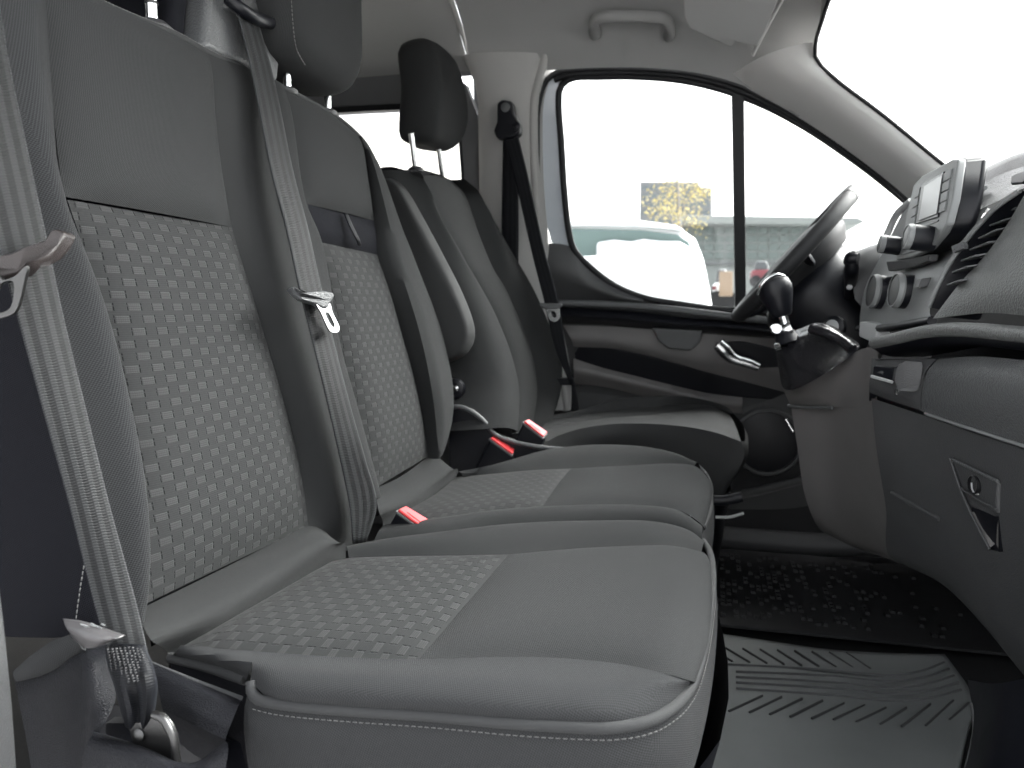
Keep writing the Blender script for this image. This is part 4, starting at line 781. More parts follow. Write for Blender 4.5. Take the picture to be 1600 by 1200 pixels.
for i, (u, v, r) in enumerate(((1379, 459, .026), (1418, 458, .024))):
    o_ = aY(u + 10, v - 1, 1.30 - i * .12); ax = V((-1, -.12, .12))
    kn = lathe('climate_knob', [(r * .95, -.01), (r, .0), (r, .022), (r * .9, .026), (r * .55, .0265), (0, .0265)], o_, ax, 'plastic_black', cs, 36)
    lathe('knob_ring', [(r * 1.01, .019), (r * 1.05, .022), (r * .96, .0275), (r * .90, .0272)], o_, ax, 'bezel', kn, 36, cap=False)
for i, (u, v) in enumerate(((1398, 478), (1432, 470), (1436, 442))):
    q = aY(u, v, 1.24 - i * .06); rbox('button', q + V((.004, 0, 0)), V((0, .012, 0)), V((.006, 0, .001)), V((.002, 0, .006)), 'plastic', cs, bevel=.001, seg=1)
# shelf lip and recess
lipp = LY([(1368, 536, 1.14), (1400, 529, 1.09), (1450, 518, 1.03), (1500, 515, .96), (1600, 523, .85), (1740, 540, .70)])
tube('shelf_lip', lipp, .0082, 'pad_grey', da, n=50, k=14, flat=1.2)
lip2 = shift(lipp, (.004, 0, -.012))
slab('shelf_recess', [p + V((.07, 0, .0)) for p in lipp] + [p + V((.07, 0, -.05)) for p in reversed(lipp)], (.01, 0, 0), 'plastic_black', da, bevel=0)
skin('shelf_floor', [shift(lipp, (.07, 0, -.045)), LY([(1365, 562, 1.12), (1440, 560, 1.05), (1520, 556, .955), (1600, 562, .86), (1740, 575, .705)])], 'plastic_black', da, 20, 4, face=(0, 0, 1))
skin('shelf_edge', [shift(lipp, (-.002, 0, -.008)), shift(lipp, (.012, 0, -.017)), shift(lipp, (.06, 0, -.018))], 'plastic_black', da, 30, 6, face=(-1, 0, -1))
# outlet panel (left of the seam) and glovebox lid above
ov = skin('outlet_panel', [LY([(1362, 560, 1.13), (1400, 561, 1.09), (1464, 560, 1.03)]), LY([(1360, 582, 1.12), (1395, 586, 1.075), (1446, 582, 1.03)]), LY([(1358, 600, 1.12), (1392, 612, 1.075), (1438, 615, 1.035)]), LY([(1358, 613, 1.13), (1392, 626, 1.09), (1438, 641, 1.045)])], 'plastic', da, 20, 12)
slab('power_outlet', LY([(1364, 571, 1.10), (1398, 574, 1.065), (1394, 596, 1.065), (1362, 588, 1.10)]), (.01, 0, 0), 'plastic_black', ov, bevel=.002)
slab('outlet_cap', LY([(1370, 577, 1.098), (1384, 579, 1.082), (1382, 585, 1.082), (1369, 582, 1.098)]), (-.003, 0, 0), 'plastic', ov, bevel=.001)
tube('outlet_lip', LY([(1362, 588, 1.098), (1380, 593, 1.078), (1394, 597, 1.063)]), .0022, 'silver', ov, n=8, k=6)
slab('bag_hook', LY([(1402, 570, 1.04), (1414, 563, 1.035), (1417, 570, 1.035), (1413, 590, 1.035), (1410, 608, 1.04), (1402, 612, 1.04), (1396, 598, 1.045), (1398, 580, 1.045)]), (.018, -.006, 0), 'plastic', ov, bevel=.004, seg=3)
lathe('hook_screw', [(.004, 0), (.004, .002), (0, .003)], aY(1403, 612, 1.035), (-1, -.5, 0), 'chrome', ov, 10)
skin('upper_lid', [LY([(1466, 560, 1.03), (1530, 557, .945), (1600, 563, .86), (1740, 576, .70)]), LY([(1449, 580, 1.03), (1525, 582, .925), (1600, 590, .835), (1740, 605, .68)]), LY([(1441, 610, 1.035), (1520, 622, .925), (1600, 638, .83), (1740, 660, .675)]), LY([(1440, 641, 1.045), (1520, 667, .945), (1600, 693, .855), (1740, 738, .70)])], 'plastic_grey', da, 40, 24)
skin('lid_gap', [LY([(1358, 612, 1.14), (1440, 642, 1.055), (1520, 668, .955), (1600, 694, .865), (1740, 740, .71)]), LY([(1358, 626, 1.16), (1440, 650, 1.07), (1520, 680, .975), (1600, 706, .885), (1740, 752, .73)])], 'plastic_black', da, 20, 3)
gb = skin('glovebox', [LY([(1362, 622, 1.14), (1440, 648, 1.05), (1520, 676, .955), (1600, 702, .865), (1740, 750, .71)]), LY([(1368, 690, 1.13), (1450, 730, 1.04), (1530, 765, .945), (1610, 798, .855), (1740, 850, .70)]), LY([(1384, 790, 1.15), (1455, 838, 1.06), (1540, 890, .96), (1620, 950, .865), (1740, 1030, .715)]), LY([(1398, 876, 1.20), (1480, 918, 1.11), (1545, 985, 1.01), (1605, 1060, .915), (1700, 1170, .78)]), [V((.40, 1.2, -.33)), V((.42, 1.1, -.34)), V((.44, 1.0, -.36)), V((.46, .9, -.37)), V((.46, .7, -.38))]], 'plastic', da, 40, 36)
tube('lid_highlight', LY([(1446, 646, 1.043), (1520, 671, .948), (1600, 697, .858), (1740, 745, .70)]), .0022, 'bezel', gb, n=30, k=8)  # light strip stands in for the highlight on the lid seam
tube('lid_scuff_strip', LY([(1394, 770, 1.12), (1430, 790, 1.075), (1468, 811, 1.03)]), .0035, 'plastic', gb, n=8, k=8)
# glovebox handle
def H(u, v, o=0): return aY(u, v, 1.034 - (u - 1450) * .00119 + o)
slab('handle_recess', [H(1484, 713, .012), H(1561, 750, .012), H(1561, 862, .012), H(1547, 858, .012), H(1528, 822, .012)], (.01, .004, 0), 'plastic_black', gb, bevel=0)
hp = slab('handle_plate', [H(1488, 719, .0), H(1558, 753, .0), H(1556, 803, .004), H(1506, 766, .004)], (.008, 0, 0), 'plastic', gb, bevel=.0025)
tube('handle_highlight', [H(1488, 718, -.002), H(1524, 735, -.002), H(1559, 752, -.002)], .0020, 'plastic_grey', hp, n=8, k=8)  # lighter strip painted as the highlight on the handle's upper lip
tube('recess_edge', [H(1484, 716, .0), H(1496, 752, .0), H(1512, 792, .0), H(1528, 824, .0), H(1546, 858, .0)], .0016, 'plastic', gb, n=16, k=8)
tube('plate_edge', [H(1502, 763, .0), H(1530, 782, .0), H(1556, 796, .0)], .0016, 'plastic', hp, n=8, k=8)
skin('recess_scoop', [[H(1516, 800, .002), H(1524, 815, .002), H(1546, 857, .002)], [H(1530, 800, .02), H(1540, 822, .02), H(1555, 850, .012)], [H(1560, 812, .012), H(1560, 835, .01), H(1560, 858, .008)]], 'panel_brown', gb, 10, 8)
lathe('lock', [(.011, -.006), (.011, .0025), (.0095, .0035), (.009, -.002), (0, -.002)], H(1524, 757, .0), (-1, -.25, 0), 'gloss_black', hp, 24)
tube('lock_rim', [H(1518, 754, -.003), H(1519, 764, -.003), H(1524, 772, -.003), H(1529, 772, -.003)], .0009, 'silver', hp, n=12, k=6)
rbox('lock_slot', H(1525, 759, -.004), V((0, .0012, 0)), V((.0006, 0, 0)), V((0, 0, .005)), 'steel', hp, bevel=.0003, seg=1)
# driver side of the dash and instrument hood
blob('driver_dash', [[V((x, y, z + dz)) for x, z in ((.36, .09), (.31, .0), (.27, -.1), (.33, -.22), (.6, -.25), (.9, .05), (.7, .12), (.45, .13))] for y, dz in ((1.40, 0), (1.6, .0), (1.85, -.01), (1.98, -.03))], 'plastic', da, 16, 32)
blob('instrument_hood', [[V((x, y, z + dz)) for x, z in ((.25, .085), (.24, .05), (.30, .0), (.45, .02), (.50, .10), (.40, .125), (.30, .11))] for y, dz in ((1.50, -.03), (1.54, 0), (1.68, .01), (1.80, 0), (1.84, -.03))], 'plastic', da, 16, 28)
tube('driver_vent_rim', LY([(1424, 314, 1.42), (1402, 334, 1.45), (1388, 362, 1.47), (1376, 390, 1.47)]), .006, 'silver', da, n=16, k=8)
slab('firewall', [V((.58, .36, -.64)), V((.58, 2.06, -.64)), V((.70, 2.06, .05)), V((.70, .36, .05))], (.03, 0, 0), 'carpet', da, bevel=0)
# ================================================================== radio
ra = thing('radio_unit', 'grey radio unit with small screen and two knobs standing on the dashboard', 'radio', Rp(1430, 400))
fc = [(1433, 282), (1440, 275), (1488, 248), (1496, 249), (1496, 256), (1488, 310), (1478, 350), (1470, 366), (1450, 390), (1425, 402), (1400, 408), (1399, 404), (1410, 368), (1422, 312), (1427, 290)]
slab('housing', [Rp(u + (3 if u > 1450 else 0), v - (2 if v < 300 else -2), .006) for u, v in fc], (.032, -.007, .001), 'plastic_black', ra, bevel=.011, seg=5)
fp = slab('faceplate', [Rp(u, v, -.001) for u, v in fc], (.010, 0, 0), 'bezel', ra, bevel=.003, seg=3)
slab('screen_frame', [Rp(1440, 288, -.003), Rp(1474, 268, -.003), Rp(1465, 339, -.003), Rp(1431, 350, -.003)], (.003, 0, 0), 'plastic_black', fp, bevel=.0008)
m_, t_, b_ = mat_base('screen'); b_.inputs['Base Color'].default_value = (.10, .10, .105, 1); b_.inputs['Roughness'].default_value = .3; b_.inputs['Specular IOR Level'].default_value = .3
slab('screen', [Rp(1444, 291, -.0045), Rp(1472, 273, -.0045), Rp(1463, 334, -.0045), Rp(1435, 345, -.0045)], (.0015, 0, 0), 'screen', fp, bevel=.0004)
for k in range(4):
    t0, t1 = k / 4 + .01, (k + 1) / 4 - .01
    A = Rp(1474, 270, -.003).lerp(Rp(1466, 334, -.003), t0); A2 = Rp(1474, 270, -.003).lerp(Rp(1466, 334, -.003), t1)
    E_ = Rp(1486, 263, -.003).lerp(Rp(1475, 330, -.003), t0); E2 = Rp(1486, 263, -.003).lerp(Rp(1475, 330, -.003), t1)
    slab('button', [A, E_, E2, A2], (.003, 0, 0), 'bezel', fp, bevel=.0007, seg=1)
for k in range(4):
    t0, t1 = k / 4 + .01, (k + 1) / 4 - .01
    l0, l1, r0_, r1_ = Rp(1430, 296, -.003), Rp(1420, 356, -.003), Rp(1437, 292, -.003), Rp(1428, 351, -.003)
    slab('button', [l0.lerp(l1, t0), r0_.lerp(r1_, t0), r0_.lerp(r1_, t1), l0.lerp(l1, t1)], (.003, 0, 0), 'bezel', fp, bevel=.0007, seg=1)
slab('slot', [Rp(1420, 363, -.002), Rp(1466, 343, -.002), Rp(1465, 346, -.002), Rp(1419, 366, -.002)], (.002, 0, 0), 'plastic_black', fp, bevel=.0003, seg=1)
for a, b, c, d in ((1411, 384, 1432, 378), (1408, 392, 1432, 386)):
    slab('button', [Rp(a, b, -.003), Rp(c, d, -.003), Rp(c - 1, d + 6, -.003), Rp(a - 1, b + 6, -.003)], (.003, 0, 0), 'bezel', fp, bevel=.0007, seg=1)
for (u, v, r, h) in ((1455, 374, .0165, .030), (1408, 385, .0135, .030)):
    k_ = lathe('knob', [(r * .98, -.004), (r, .004), (r, h - .004), (r * .92, h), (r * .5, h + .001), (0, h + .001)], Rp(u, v, 0), (-1, -.03, .15), 'plastic_black', fp, 32)
    lathe('knob_ring', [(r * 1.0, h - .006), (r * 1.03, h - .004), (r * .95, h + .0008), (r * .86, h + .0012)], Rp(u, v, 0), (-1, -.03, .15), 'bezel', k_, 32, cap=False)
# ================================================================== centre console and gear lever
co = thing('center_console', 'brown-grey console panel below the gear lever, curving in at the foot', 'console', (.25, 1.28, -.5))
skin('front_panel', [LY([(1236, 634, 1.40), (1290, 635, 1.33), (1345, 637, 1.2), (1370, 632, 1.13)]), LY([(1246, 700, 1.40), (1300, 705, 1.32), (1350, 705, 1.2), (1374, 700, 1.13)]), LY([(1258, 775, 1.41), (1308, 785, 1.34), (1358, 790, 1.22), (1386, 786, 1.15)]), LY([(1280, 826, 1.44), (1325, 846, 1.37), (1368, 858, 1.27), (1398, 868, 1.19)]), LY([(1310, 838, 1.50), (1345, 858, 1.45), (1380, 870, 1.36), (1408, 882, 1.25)])], 'panel_brown', co, 30, 24)
skin('shift_plinth', [LY([(1222, 600, 1.40), (1240, 604, 1.34), (1290, 578, 1.27), (1340, 548, 1.2), (1372, 540, 1.14)]), LY([(1228, 618, 1.40), (1250, 618, 1.34), (1300, 605, 1.27), (1345, 590, 1.195), (1372, 580, 1.13)]), LY([(1236, 634, 1.40), (1256, 635, 1.36), (1305, 636, 1.29), (1345, 637, 1.2), (1370, 634, 1.13)])], 'panel_brown', co, 24, 12)
skin('side_panel', [LY([(1222, 600, 1.40), (1236, 634, 1.40), (1246, 700, 1.40), (1258, 775, 1.41), (1280, 826, 1.44)]), LY([(1232, 600, 1.52), (1246, 640, 1.52), (1256, 710, 1.52), (1268, 780, 1.52), (1290, 820, 1.52)])], 'plastic', co, 16, 4, face=(-1, 0, 0))
tube('plinth_edge', LY([(1232, 634, 1.398), (1246, 636, 1.37), (1300, 637, 1.29)]), .0028, 'plastic_grey', co, n=12, k=8)
tube('plinth_chrome', LY([(1228, 596, 1.395), (1238, 598, 1.37), (1246, 592, 1.33)]), .004, 'chrome', co, n=8, k=8)
tube('side_chrome', LY([(1228, 655, 1.40), (1233, 664, 1.40), (1239, 674, 1.40)]), .003, 'chrome', co, n=6, k=8)
gs = thing('gear_lever', 'black gear lever with round knob, chrome shaft and leather boot', 'gear lever', aY(1280, 570, 1.32))
blob('boot', [LY([(1222, 603, 1.36), (1242, 608, 1.28), (1292, 582, 1.23), (1337, 550, 1.20), (1333, 530, 1.30), (1294, 520, 1.40), (1255, 545, 1.42), (1222, 575, 1.41)]), LY([(1216, 570, 1.36), (1236, 578, 1.29), (1284, 556, 1.26), (1322, 535, 1.24), (1316, 520, 1.30), (1286, 508, 1.38), (1250, 528, 1.39), (1218, 552, 1.39)]), LY([(1214, 546, 1.345), (1228, 550, 1.315), (1258, 530, 1.30), (1282, 512, 1.29), (1280, 504, 1.31), (1262, 510, 1.35), (1236, 526, 1.365), (1216, 536, 1.365)]), LY([(1216, 536, 1.345), (1226, 538, 1.33), (1242, 528, 1.32), (1252, 522, 1.32), (1250, 517, 1.33), (1242, 516, 1.345), (1228, 522, 1.355), (1217, 528, 1.355)])], 'leather', gs, 24, 40)
tube('boot_fold', LY([(1268, 514, 1.27), (1290, 520, 1.25), (1314, 532, 1.235), (1332, 546, 1.215)]), .008, 'leather', gs, n=14, k=10)
tube('collar', LY([(1232, 538, 1.33), (1226, 520, 1.335)]), [.021, .016], 'plastic_black', gs, n=4, k=14)
tube('collar_ring', LY([(1224, 518, 1.33), (1236, 512, 1.33)]), [.010, .012], 'chrome', gs, n=4, k=14)
lathe('release_ring', [(.008, -.006), (.010, 0), (.008, .006)], aY(1213, 515, 1.31), (0, -1, .3), 'chrome', gs, 14)
tube('boot_stud', LY([(1213, 543, 1.325), (1222, 540, 1.32)]), .007, 'chrome', gs, n=3, k=10)
tube('shaft', LY([(1231, 520, 1.33), (1224, 496, 1.335), (1218, 478, 1.34)]), [.0085, .0075, .011], 'chrome', gs, n=10, k=14)
ax = (aY(1208, 440, 1.34) - aY(1222, 494, 1.34)).normalized(); o_ = aY(1222, 494, 1.34)
kb = lathe('knob', [(.014, 0), (.017, .004), (.021, .018), (.0265, .036), (.0275, .048), (.0235, .060), (.014, .067), (0, .069)], o_, ax, 'plastic_black', gs, 28)
tube('knob_trim', LY([(1184, 461, 1.325), (1189, 446, 1.32), (1201, 434, 1.318), (1214, 429, 1.32), (1226, 431, 1.325)]), [.002, .0035, .004, .003, .0015], 'chrome', kb, n=24, k=8)
# ================================================================== steering wheel and column
P1, P2 = aY(1337, 294, 1.66), aY(1148, 500, 1.66)
ctr = (P1 + P2) / 2; e2 = (P1 - P2).normalized(); Rw = (P1 - P2).length / 2 - .012; e1 = V((0, 1, 0)); nw = e1.cross(e2)
if nw.x > 0: nw = -nw
sw = thing('steering_wheel', 'dark steering wheel seen edge-on in front of the driver window', 'steering wheel', ctr)
rimp = [ctr + e2 * (Rw * math.cos(2 * math.pi * i / 48)) + e1 * (Rw * math.sin(2 * math.pi * i / 48)) for i in range(48)]
tube('rim', rimp, .0148, 'wheel_skin', sw, n=96, k=16, closed=True, up=nw)
tube('rim_grip', [ctr + e2 * (Rw * math.cos(a)) + e1 * (Rw * math.sin(a)) for a in [math.radians(x) for x in range(-34, 35, 4)]], .0156, 'plastic', sw, n=40, k=16, up=nw)
hubc = ctr - nw * .022
blob('airbag_hub', [[hubc + nw * h + e2 * (r * .11 * math.cos(2 * math.pi * i / 20)) + e1 * (r * .11 * math.sin(2 * math.pi * i / 20)) for i in range(20)] for h, r in ((-.03, .8), (0, 1), (.025, .9), (.038, .5))], 'wheel_skin', sw, 14, 30)
for a in (90, -90, 180):
    d = e2 * math.cos(math.radians(a)) + e1 * math.sin(math.radians(a)); tube('spoke', [hubc + d * .07, hubc + d * .12 + nw * .008, ctr + d * (Rw - .004)], [.026, .018, .014], 'plastic_black', sw, n=12, k=10, flat=.5, up=nw)
col_ = thing('steering_column', 'black steering column shroud with a control stalk behind the wheel', 'steering column', ctr - nw * .2)
blob('shroud', [[ctr - nw * h + e2 * (r * .085 * math.cos(2 * math.pi * i / 20) - .02 - h * .18) + e1 * (r * .085 * math.sin(2 * math.pi * i / 20)) for i in range(20)] for h, r in ((.04, 1.1), (.06, 1.25), (.16, 1.3), (.26, 1.35), (.34, 1.4))], 'plastic_black', col_, 16, 30)
tube('stalk', LY([(1326, 462, 1.54), (1329, 440, 1.50), (1331, 420, 1.46), (1333, 404, 1.45), (1337, 394, 1.45)]), [.008, .010, .012, .013, .007], 'plastic_black', col_, n=24, k=12)
tube('stalk_tip', LY([(1322, 412, 1.46), (1331, 404, 1.45), (1341, 404, 1.445)]), [.006, .013, .010], 'plastic_black', col_, n=10, k=10)
lathe('stalk_button', [(.005, 0), (.005, .003), (0, .004)], aY(1327, 449, 1.49), (0, -1, .2), 'silver', col_, 10)
lathe('ignition_lock', [(.02, 0), (.02, .01), (.013, .013), (0, .013)], aY(1306, 512, 1.45), (-.6, -.8, .1), 'plastic_black', col_, 20)
lathe('ignition_ring', [(.012, .012), (.013, .014), (.009, .0155), (0, .0155)], aY(1306, 512, 1.45), (-.6, -.8, .1), 'silver', col_, 20)
# ================================================================== floor mats
mt = thing('passenger_mat', 'grey ribbed rubber floor mat in front of the bench', 'floor mat', (.2, 1.2, -.61))
def mz(x): return -.60 + (max(0, x - .22) ** 1.5) * .55
def FZ(u, v, dz=0):
    z = -.60
    for _ in range(6): p = aZ(u, v, z + dz); z = mz(p.x)
    return aZ(u, v, z + dz)
rls = [L(FZ, r) for r in ([(1010, 972), (1120, 989), (1200, 1001), (1290, 1014), (1380, 1020), (1476, 1022)], [(1010, 1030), (1120, 1038), (1200, 1046), (1290, 1055), (1400, 1052), (1494, 1046)], [(1010, 1070), (1120, 1078), (1200, 1084), (1290, 1094), (1400, 1096), (1512, 1072)], [(1010, 1105), (1120, 1112), (1200, 1120), (1290, 1130), (1400, 1138), (1520, 1100)], [(1010, 1150), (1120, 1160), (1200, 1166), (1290, 1172), (1400, 1178), (1508, 1150)], [(1010, 1250), (1120, 1250), (1200, 1252), (1290, 1254), (1400, 1256), (1490, 1240)])]
mb = skin('sheet', rls, 'rubber_mat', mt, 60, 40, solid=.008, face=(0, 0, 1))
def zp(x, y): return (1000 + x / 2.667, 750 + y / 2.667)
for ln in ([(330, 768), (700, 788), (1050, 815), (1180, 795), (1270, 760)], [(400, 800), (800, 818), (1050, 840), (1190, 822), (1290, 788)], [(400, 822), (800, 845), (1050, 866), (1200, 850), (1310, 815)], [(400, 845), (800, 870), (1050, 890), (1210, 878), (1330, 845)], [(400, 870), (800, 898), (1080, 920), (1220, 908), (1340, 875)]):
    tube('rib', [FZ(*zp(*p), .0006) for p in ln], 0.0028, 'groove_shade', mb, n=30, k=6, flat=.6, up=(0, 0, 1))  # dark strips paint the shade of the mat's recessed grooves
for i in range(9):
    x = 285 + i * 72; tube('rib', [FZ(*zp(x, 698 + i * 3), .0006), FZ(*zp(x + 100, 757 + i * 4), .0006)], 0.0028, 'groove_shade', mb, n=6, k=6, flat=.6, up=(0, 0, 1))
for a, b, c, d in ((370, 965, 510, 900), (455, 970, 590, 905), (540, 978, 675, 912), (625, 988, 760, 920), (715, 995, 850, 932), (805, 1000, 935, 940), (900, 1010, 1025, 950), (1000, 1020, 1110, 950), (1090, 1028, 1210, 935), (1190, 1025, 1305, 920), (1290, 1000, 1370, 930)):
    tube('rib', [FZ(*zp(a, b), .0006), FZ(*zp(c, d), .0006)], 0.0028, 'groove_shade', mb, n=6, k=6, flat=.6, up=(0, 0, 1))
dmx = thing('driver_mat', 'shiny black waffle driver mat in the dark far footwell', 'floor mat', (.2, 1.7, -.615))
sh_ = slab('sheet', flr(-.15, .57, 1.47, 1.95, -.612), (0, 0, .006), 'carpet', dmx, bevel=.002)
wv = []; wf = []
for i in range(40):
    for j in range(20):
        if random.random() < .55 + i * .01: continue
        x, y_ = -.01 + i * .0125, 1.51 + j * .020; k = len(wv); h = .004 + random.random() * .002; t = random.uniform(-.0006, .0012)
        wv += [V((x, y_, -.606)), V((x + .009, y_, -.606)), V((x + .009, y_ + .014, -.606)), V((x, y_ + .014, -.606)), V((x + .001, y_ + .001, -.606 + h + t)), V((x + .008, y_ + .001, -.606 + h)), V((x + .008, y_ + .013, -.606 + h - t)), V((x + .001, y_ + .013, -.606 + h))]
        wf += [(k + 4, k + 5, k + 6, k + 7), (k, k + 1, k + 5, k + 4), (k + 1, k + 2, k + 6, k + 5), (k + 2, k + 3, k + 7, k + 6), (k + 3, k, k + 4, k + 7)]
wo = finish('waffle_blocks', wv, wf, 'rubber', sh_, ang=20); wo['kind'] = 'stuff'
tube('sill_step', [V((-.1, 1.98, -.585)), V((.3, 1.98, -.585)), V((.42, 1.96, -.56))], .03, 'plastic', van, n=12, k=10)
# near sill kick panel at the lower right
kp = thing('kick_panel', 'black door sill trim at the lower right corner', 'trim', (.42, .75, -.62))
skin('cover', [LY([(1512, 1062, .86), (1520, 1120, .84), (1512, 1180, .82), (1496, 1240, .80)]), LY([(1560, 1068, .76), (1560, 1120, .75), (1550, 1180, .74), (1535, 1240, .73)]), LY([(1640, 1050, .68), (1640, 1120, .68), (1640, 1180, .68), (1640, 1240, .68)])], 'plastic_black', kp, 16, 10)
tube('edge_strip', LY([(1500, 1240, .81), (1514, 1190, .815), (1524, 1140, .83), (1520, 1100, .845)]), .003, 'plastic', kp, n=14, k=8)
# bench foot bracket
tube('foot', [V((-.03, .60, -.40)), V((.0, .60, -.50)), V((.02, .62, -.60))], .014, 'plastic_black', seat1, n=10, k=10, box=True)
slab('slide_rail', flr(-.35, .05, .60, .64, -.60), (0, 0, .03), 'plastic_black', seat1, bevel=.004)
tube('driver_height_lever', LY([(1100, 780, 1.45), (1130, 782, 1.45), (1160, 776, 1.45)]), .010, 'plastic_black', seat3, n=8, k=10)
tube('lever_edge', LY([(1118, 808, 1.45), (1140, 808, 1.45), (1162, 802, 1.45)]), .003, 'silver', seat3, n=8, k=8)
# ================================================================== outside
plain('asphalt', (.34, .34, .34), .55, var=.4, vscale=2); plain('snow', (.55, .56, .57), .8); plain('vanpaint', (.62, .63, .63), .3, coat=.3); plain('vanglass', (.10, .14, .135), .15)
plain('tower', (.135, .14, .145), .8); plain('tower_win', (.095, .112, .122), .3); plain('hall', (.19, .205, .20), .8); plain('hall_glass', (.115, .14, .135), .3)
plain('tan', (.22, .16, .11), .8); plain('car_grey', (.07, .075, .08), .3); plain('car_red', (.17, .04, .05), .3); plain('leaf_yellow', (.36, .29, .09), .8, var=.3, vscale=3); plain('bark', (.16, .145, .13), .9); plain('tree_dull', (.12, .115, .09), .9)
gr = finish('ground', flr(-300, 300, -300, 300, -1.25), [(0, 1, 2, 3)], 'asphalt', None, ang=0); gr['kind'] = 'structure'
def far(u, v, dist): return ray(u, v) * (dist / ray(u, v).y)
wvn = thing('parked_van', 'white parked van with snow on it beyond the driver window', 'van', far(980, 660, 7.5))
def yb(pts, y): return [far(u, v, y) for u, v in pts]
slab('body', yb([(760, 402), (880, 402), (940, 398), (1060, 398), (1090, 410), (1106, 440), (1118, 520), (1122, 640), (740, 640), (740, 440)], 7.5), (0, 1.2, 0), 'vanpaint', wvn, bevel=.08, seg=4)
cab = slab('cab', yb([(775, 352), (900, 346), (1000, 347), (1064, 357), (1086, 372), (1098, 402), (1104, 440), (760, 440), (764, 400)], 8.3), (0, 4.2, 0), 'vanpaint', wvn, bevel=.1, seg=4)
slab('windscreen', yb([(790, 358), (900, 357), (1000, 359), (1058, 366), (1076, 378), (1084, 402), (1086, 425), (775, 425), (778, 395)], 8.27), (0, .05, 0), 'vanglass', wvn, bevel=.01)
slab('roof_snow', yb([(800, 350), (900, 343), (1000, 344), (1056, 352), (1070, 360), (1000, 354), (900, 353), (800, 357)], 8.25), (0, 4.0, 0), 'snow', wvn, bevel=.02)
slab('windscreen_snow', yb([(932, 378), (960, 374), (985, 377), (1005, 373), (1030, 376), (1062, 377), (1080, 388), (1090, 402), (1092, 432), (930, 432), (931, 400)], 8.2), (0, .06, 0), 'snow', wvn, bevel=.03)
tw_ = thing('tower_block', 'pale grey tower block far off above the white van', 'building', far(1055, 470, 130))
slab('wall', yb([(1000, 284), (1090, 284), (1092, 292), (1112, 293), (1113, 470), (998, 470)], 130), (0, 14, 0), 'tower', tw_, bevel=.1)
for r in range(6):
    for c in range(8):
        u, v = 1003 + c * 13.6, 290 + r * 13; 
        if u > 1085 and r == 0: continue
        p = far(u, v, 129.9); q = far(u + 9.5, v + 7, 129.9); slab('window', [p, V((q.x, p.y, p.z)), q, V((p.x, p.y, q.z))], (0, .15, 0), 'tower_win', tw_, bevel=0)
hl = thing('long_hall', 'long pale glazed low building across the lot', 'building', far(1230, 480, 62))
slab('wall', yb([(1060, 348), (1335, 348), (1300, 372), (1296, 480), (1060, 480)], 62), (0, 20, 0), 'hall', hl, bevel=.05)
slab('roof', yb([(1055, 336), (1340, 340), (1352, 346), (1338, 351), (1055, 349)], 60), (0, 24, 0), 'hall', hl, bevel=.05)
for r in range(4):
    for c in range(14):
        u, v = 1066 + c * 17, 356 + r * 13; p = far(u, v, 61.9); q = far(u + 14, v + 9, 61.9); slab('window', [p, V((q.x, p.y, p.z)), q, V((p.x, p.y, q.z))], (0, .1, 0), 'hall_glass', hl, bevel=0)
slab('plinth_band', yb([(1060, 410), (1297, 410), (1297, 413), (1060, 413)], 61.7), (0, .2, 0), 'tower', hl, bevel=0)
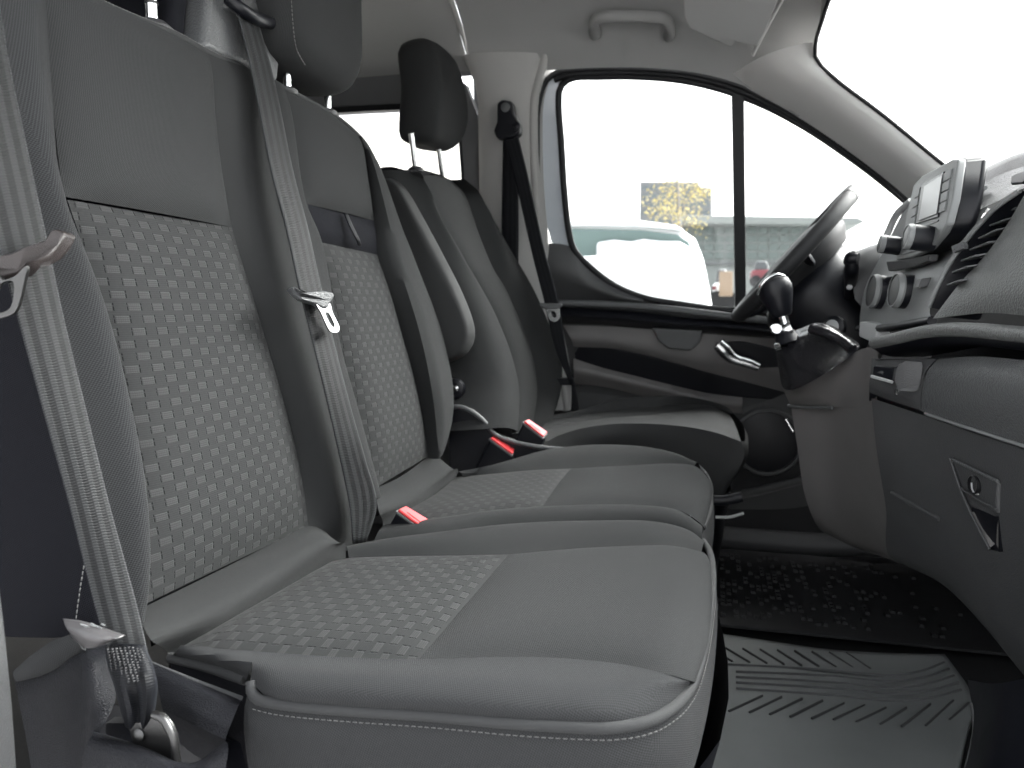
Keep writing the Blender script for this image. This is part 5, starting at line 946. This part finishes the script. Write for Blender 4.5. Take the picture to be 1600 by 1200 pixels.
def tree(label, u, v0, v1, dist, spread, nleaf, mat, seed):
    rnd = random.Random(seed); base = far(u, 560, dist); base.z = -1.25; t = thing('autumn_tree', label, 'tree', base, 'trees outside')
    top = far(u, v0, dist); px_m = dist / 1200
    tube('trunk', [base, base.lerp(top, .4) + V((.1, 0, 0)), top], [.16, .10, .02], 'bark', t, n=12, k=8)
    for k in range(8):
        a = rnd.uniform(0, 6.28); z = rnd.uniform(.35, .8); p = base.lerp(top, z); tube('limb', [p, p + V((math.cos(a) * spread * .5, math.sin(a) * spread * .5, .7)), p + V((math.cos(a) * spread * .9, math.sin(a) * spread * .9, 1.1))], [.05, .03, .01], 'bark', t, n=6, k=5)
    lv = []; lf = []
    zc0 = far(u, v1, dist).z; H_ = top.z - zc0
    cl = [(rnd.uniform(-1, 1) * spread, rnd.uniform(-1, 1) * spread, zc0 + H_ * rnd.random() ** 1.3) for _ in range(26)]
    for k in range(nleaf):
        c = rnd.choice(cl); p = V((base.x + c[0] + rnd.gauss(0, .28), base.y + c[1] + rnd.gauss(0, .28), c[2] + rnd.gauss(0, .25))); s = rnd.uniform(.035, .07)
        a = V((rnd.uniform(-1, 1), rnd.uniform(-1, 1), rnd.uniform(-1, 1))).normalized(); b = a.orthogonal().normalized(); i = len(lv)
        lv += [p - a * s, p + b * s * .6, p + a * s, p - b * s * .6]; lf.append((i, i + 1, i + 2, i + 3))
    o = finish('crown', lv, lf, mat, t, ang=0); return t
tree('thin yellow autumn tree in front of the tower block', 1058, 262, 350, 30, .95, 1100, 'leaf_yellow', 3)
def car(label, u, v0, v1, w_, dist, mat):
    t = thing('parked_car', label, 'car', far(u, v1, dist), 'cars in the lot')
    h = (v1 - v0)
    slab('body', yb([(u - w_, v1), (u - w_, v0 + h * .5), (u - w_ * .8, v0 + h * .42), (u + w_ * .8, v0 + h * .42), (u + w_, v0 + h * .5), (u + w_, v1)], dist), (0, 1.8, 0), mat, t, bevel=.1, seg=3)
    slab('cabin', yb([(u - w_ * .75, v0 + h * .45), (u - w_ * .5, v0), (u + w_ * .5, v0), (u + w_ * .75, v0 + h * .45)], dist + .1), (0, 1.6, 0), 'car_grey', t, bevel=.08, seg=3)
    for s in (-.6, .6): lathe('wheel', [(.3, 0), (.3, .1), (.2, .12), (0, .12)], far(u + w_ * s, v1 - h * .02, dist - .02), (0, -1, 0), 'rubber', t, 20)
    for s in (-.85, .85): rbox('lamp', far(u + w_ * s, v0 + h * .6, dist - .01), V((.06, 0, 0)), V((0, .01, 0)), V((0, 0, .06)), 'car_red', t, bevel=.005, seg=1)
car('small white parked car between the white van and the window divider', 1128, 420, 470, 14, 26, 'vanpaint')
car('distant red parked car seen right of the window divider', 1190, 408, 440, 16, 42, 'car_red')
car('distant grey parked car furthest to the right', 1222, 405, 436, 15, 44, 'car_grey')
bx_ = slab('delivery_box', yb([(1124, 424), (1145, 424), (1145, 462), (1124, 462)], 24), (0, 1.5, 0), 'tan', None, bevel=.02); tag(bx_, 'tan box standing by the snowy car in the lot', 'box')
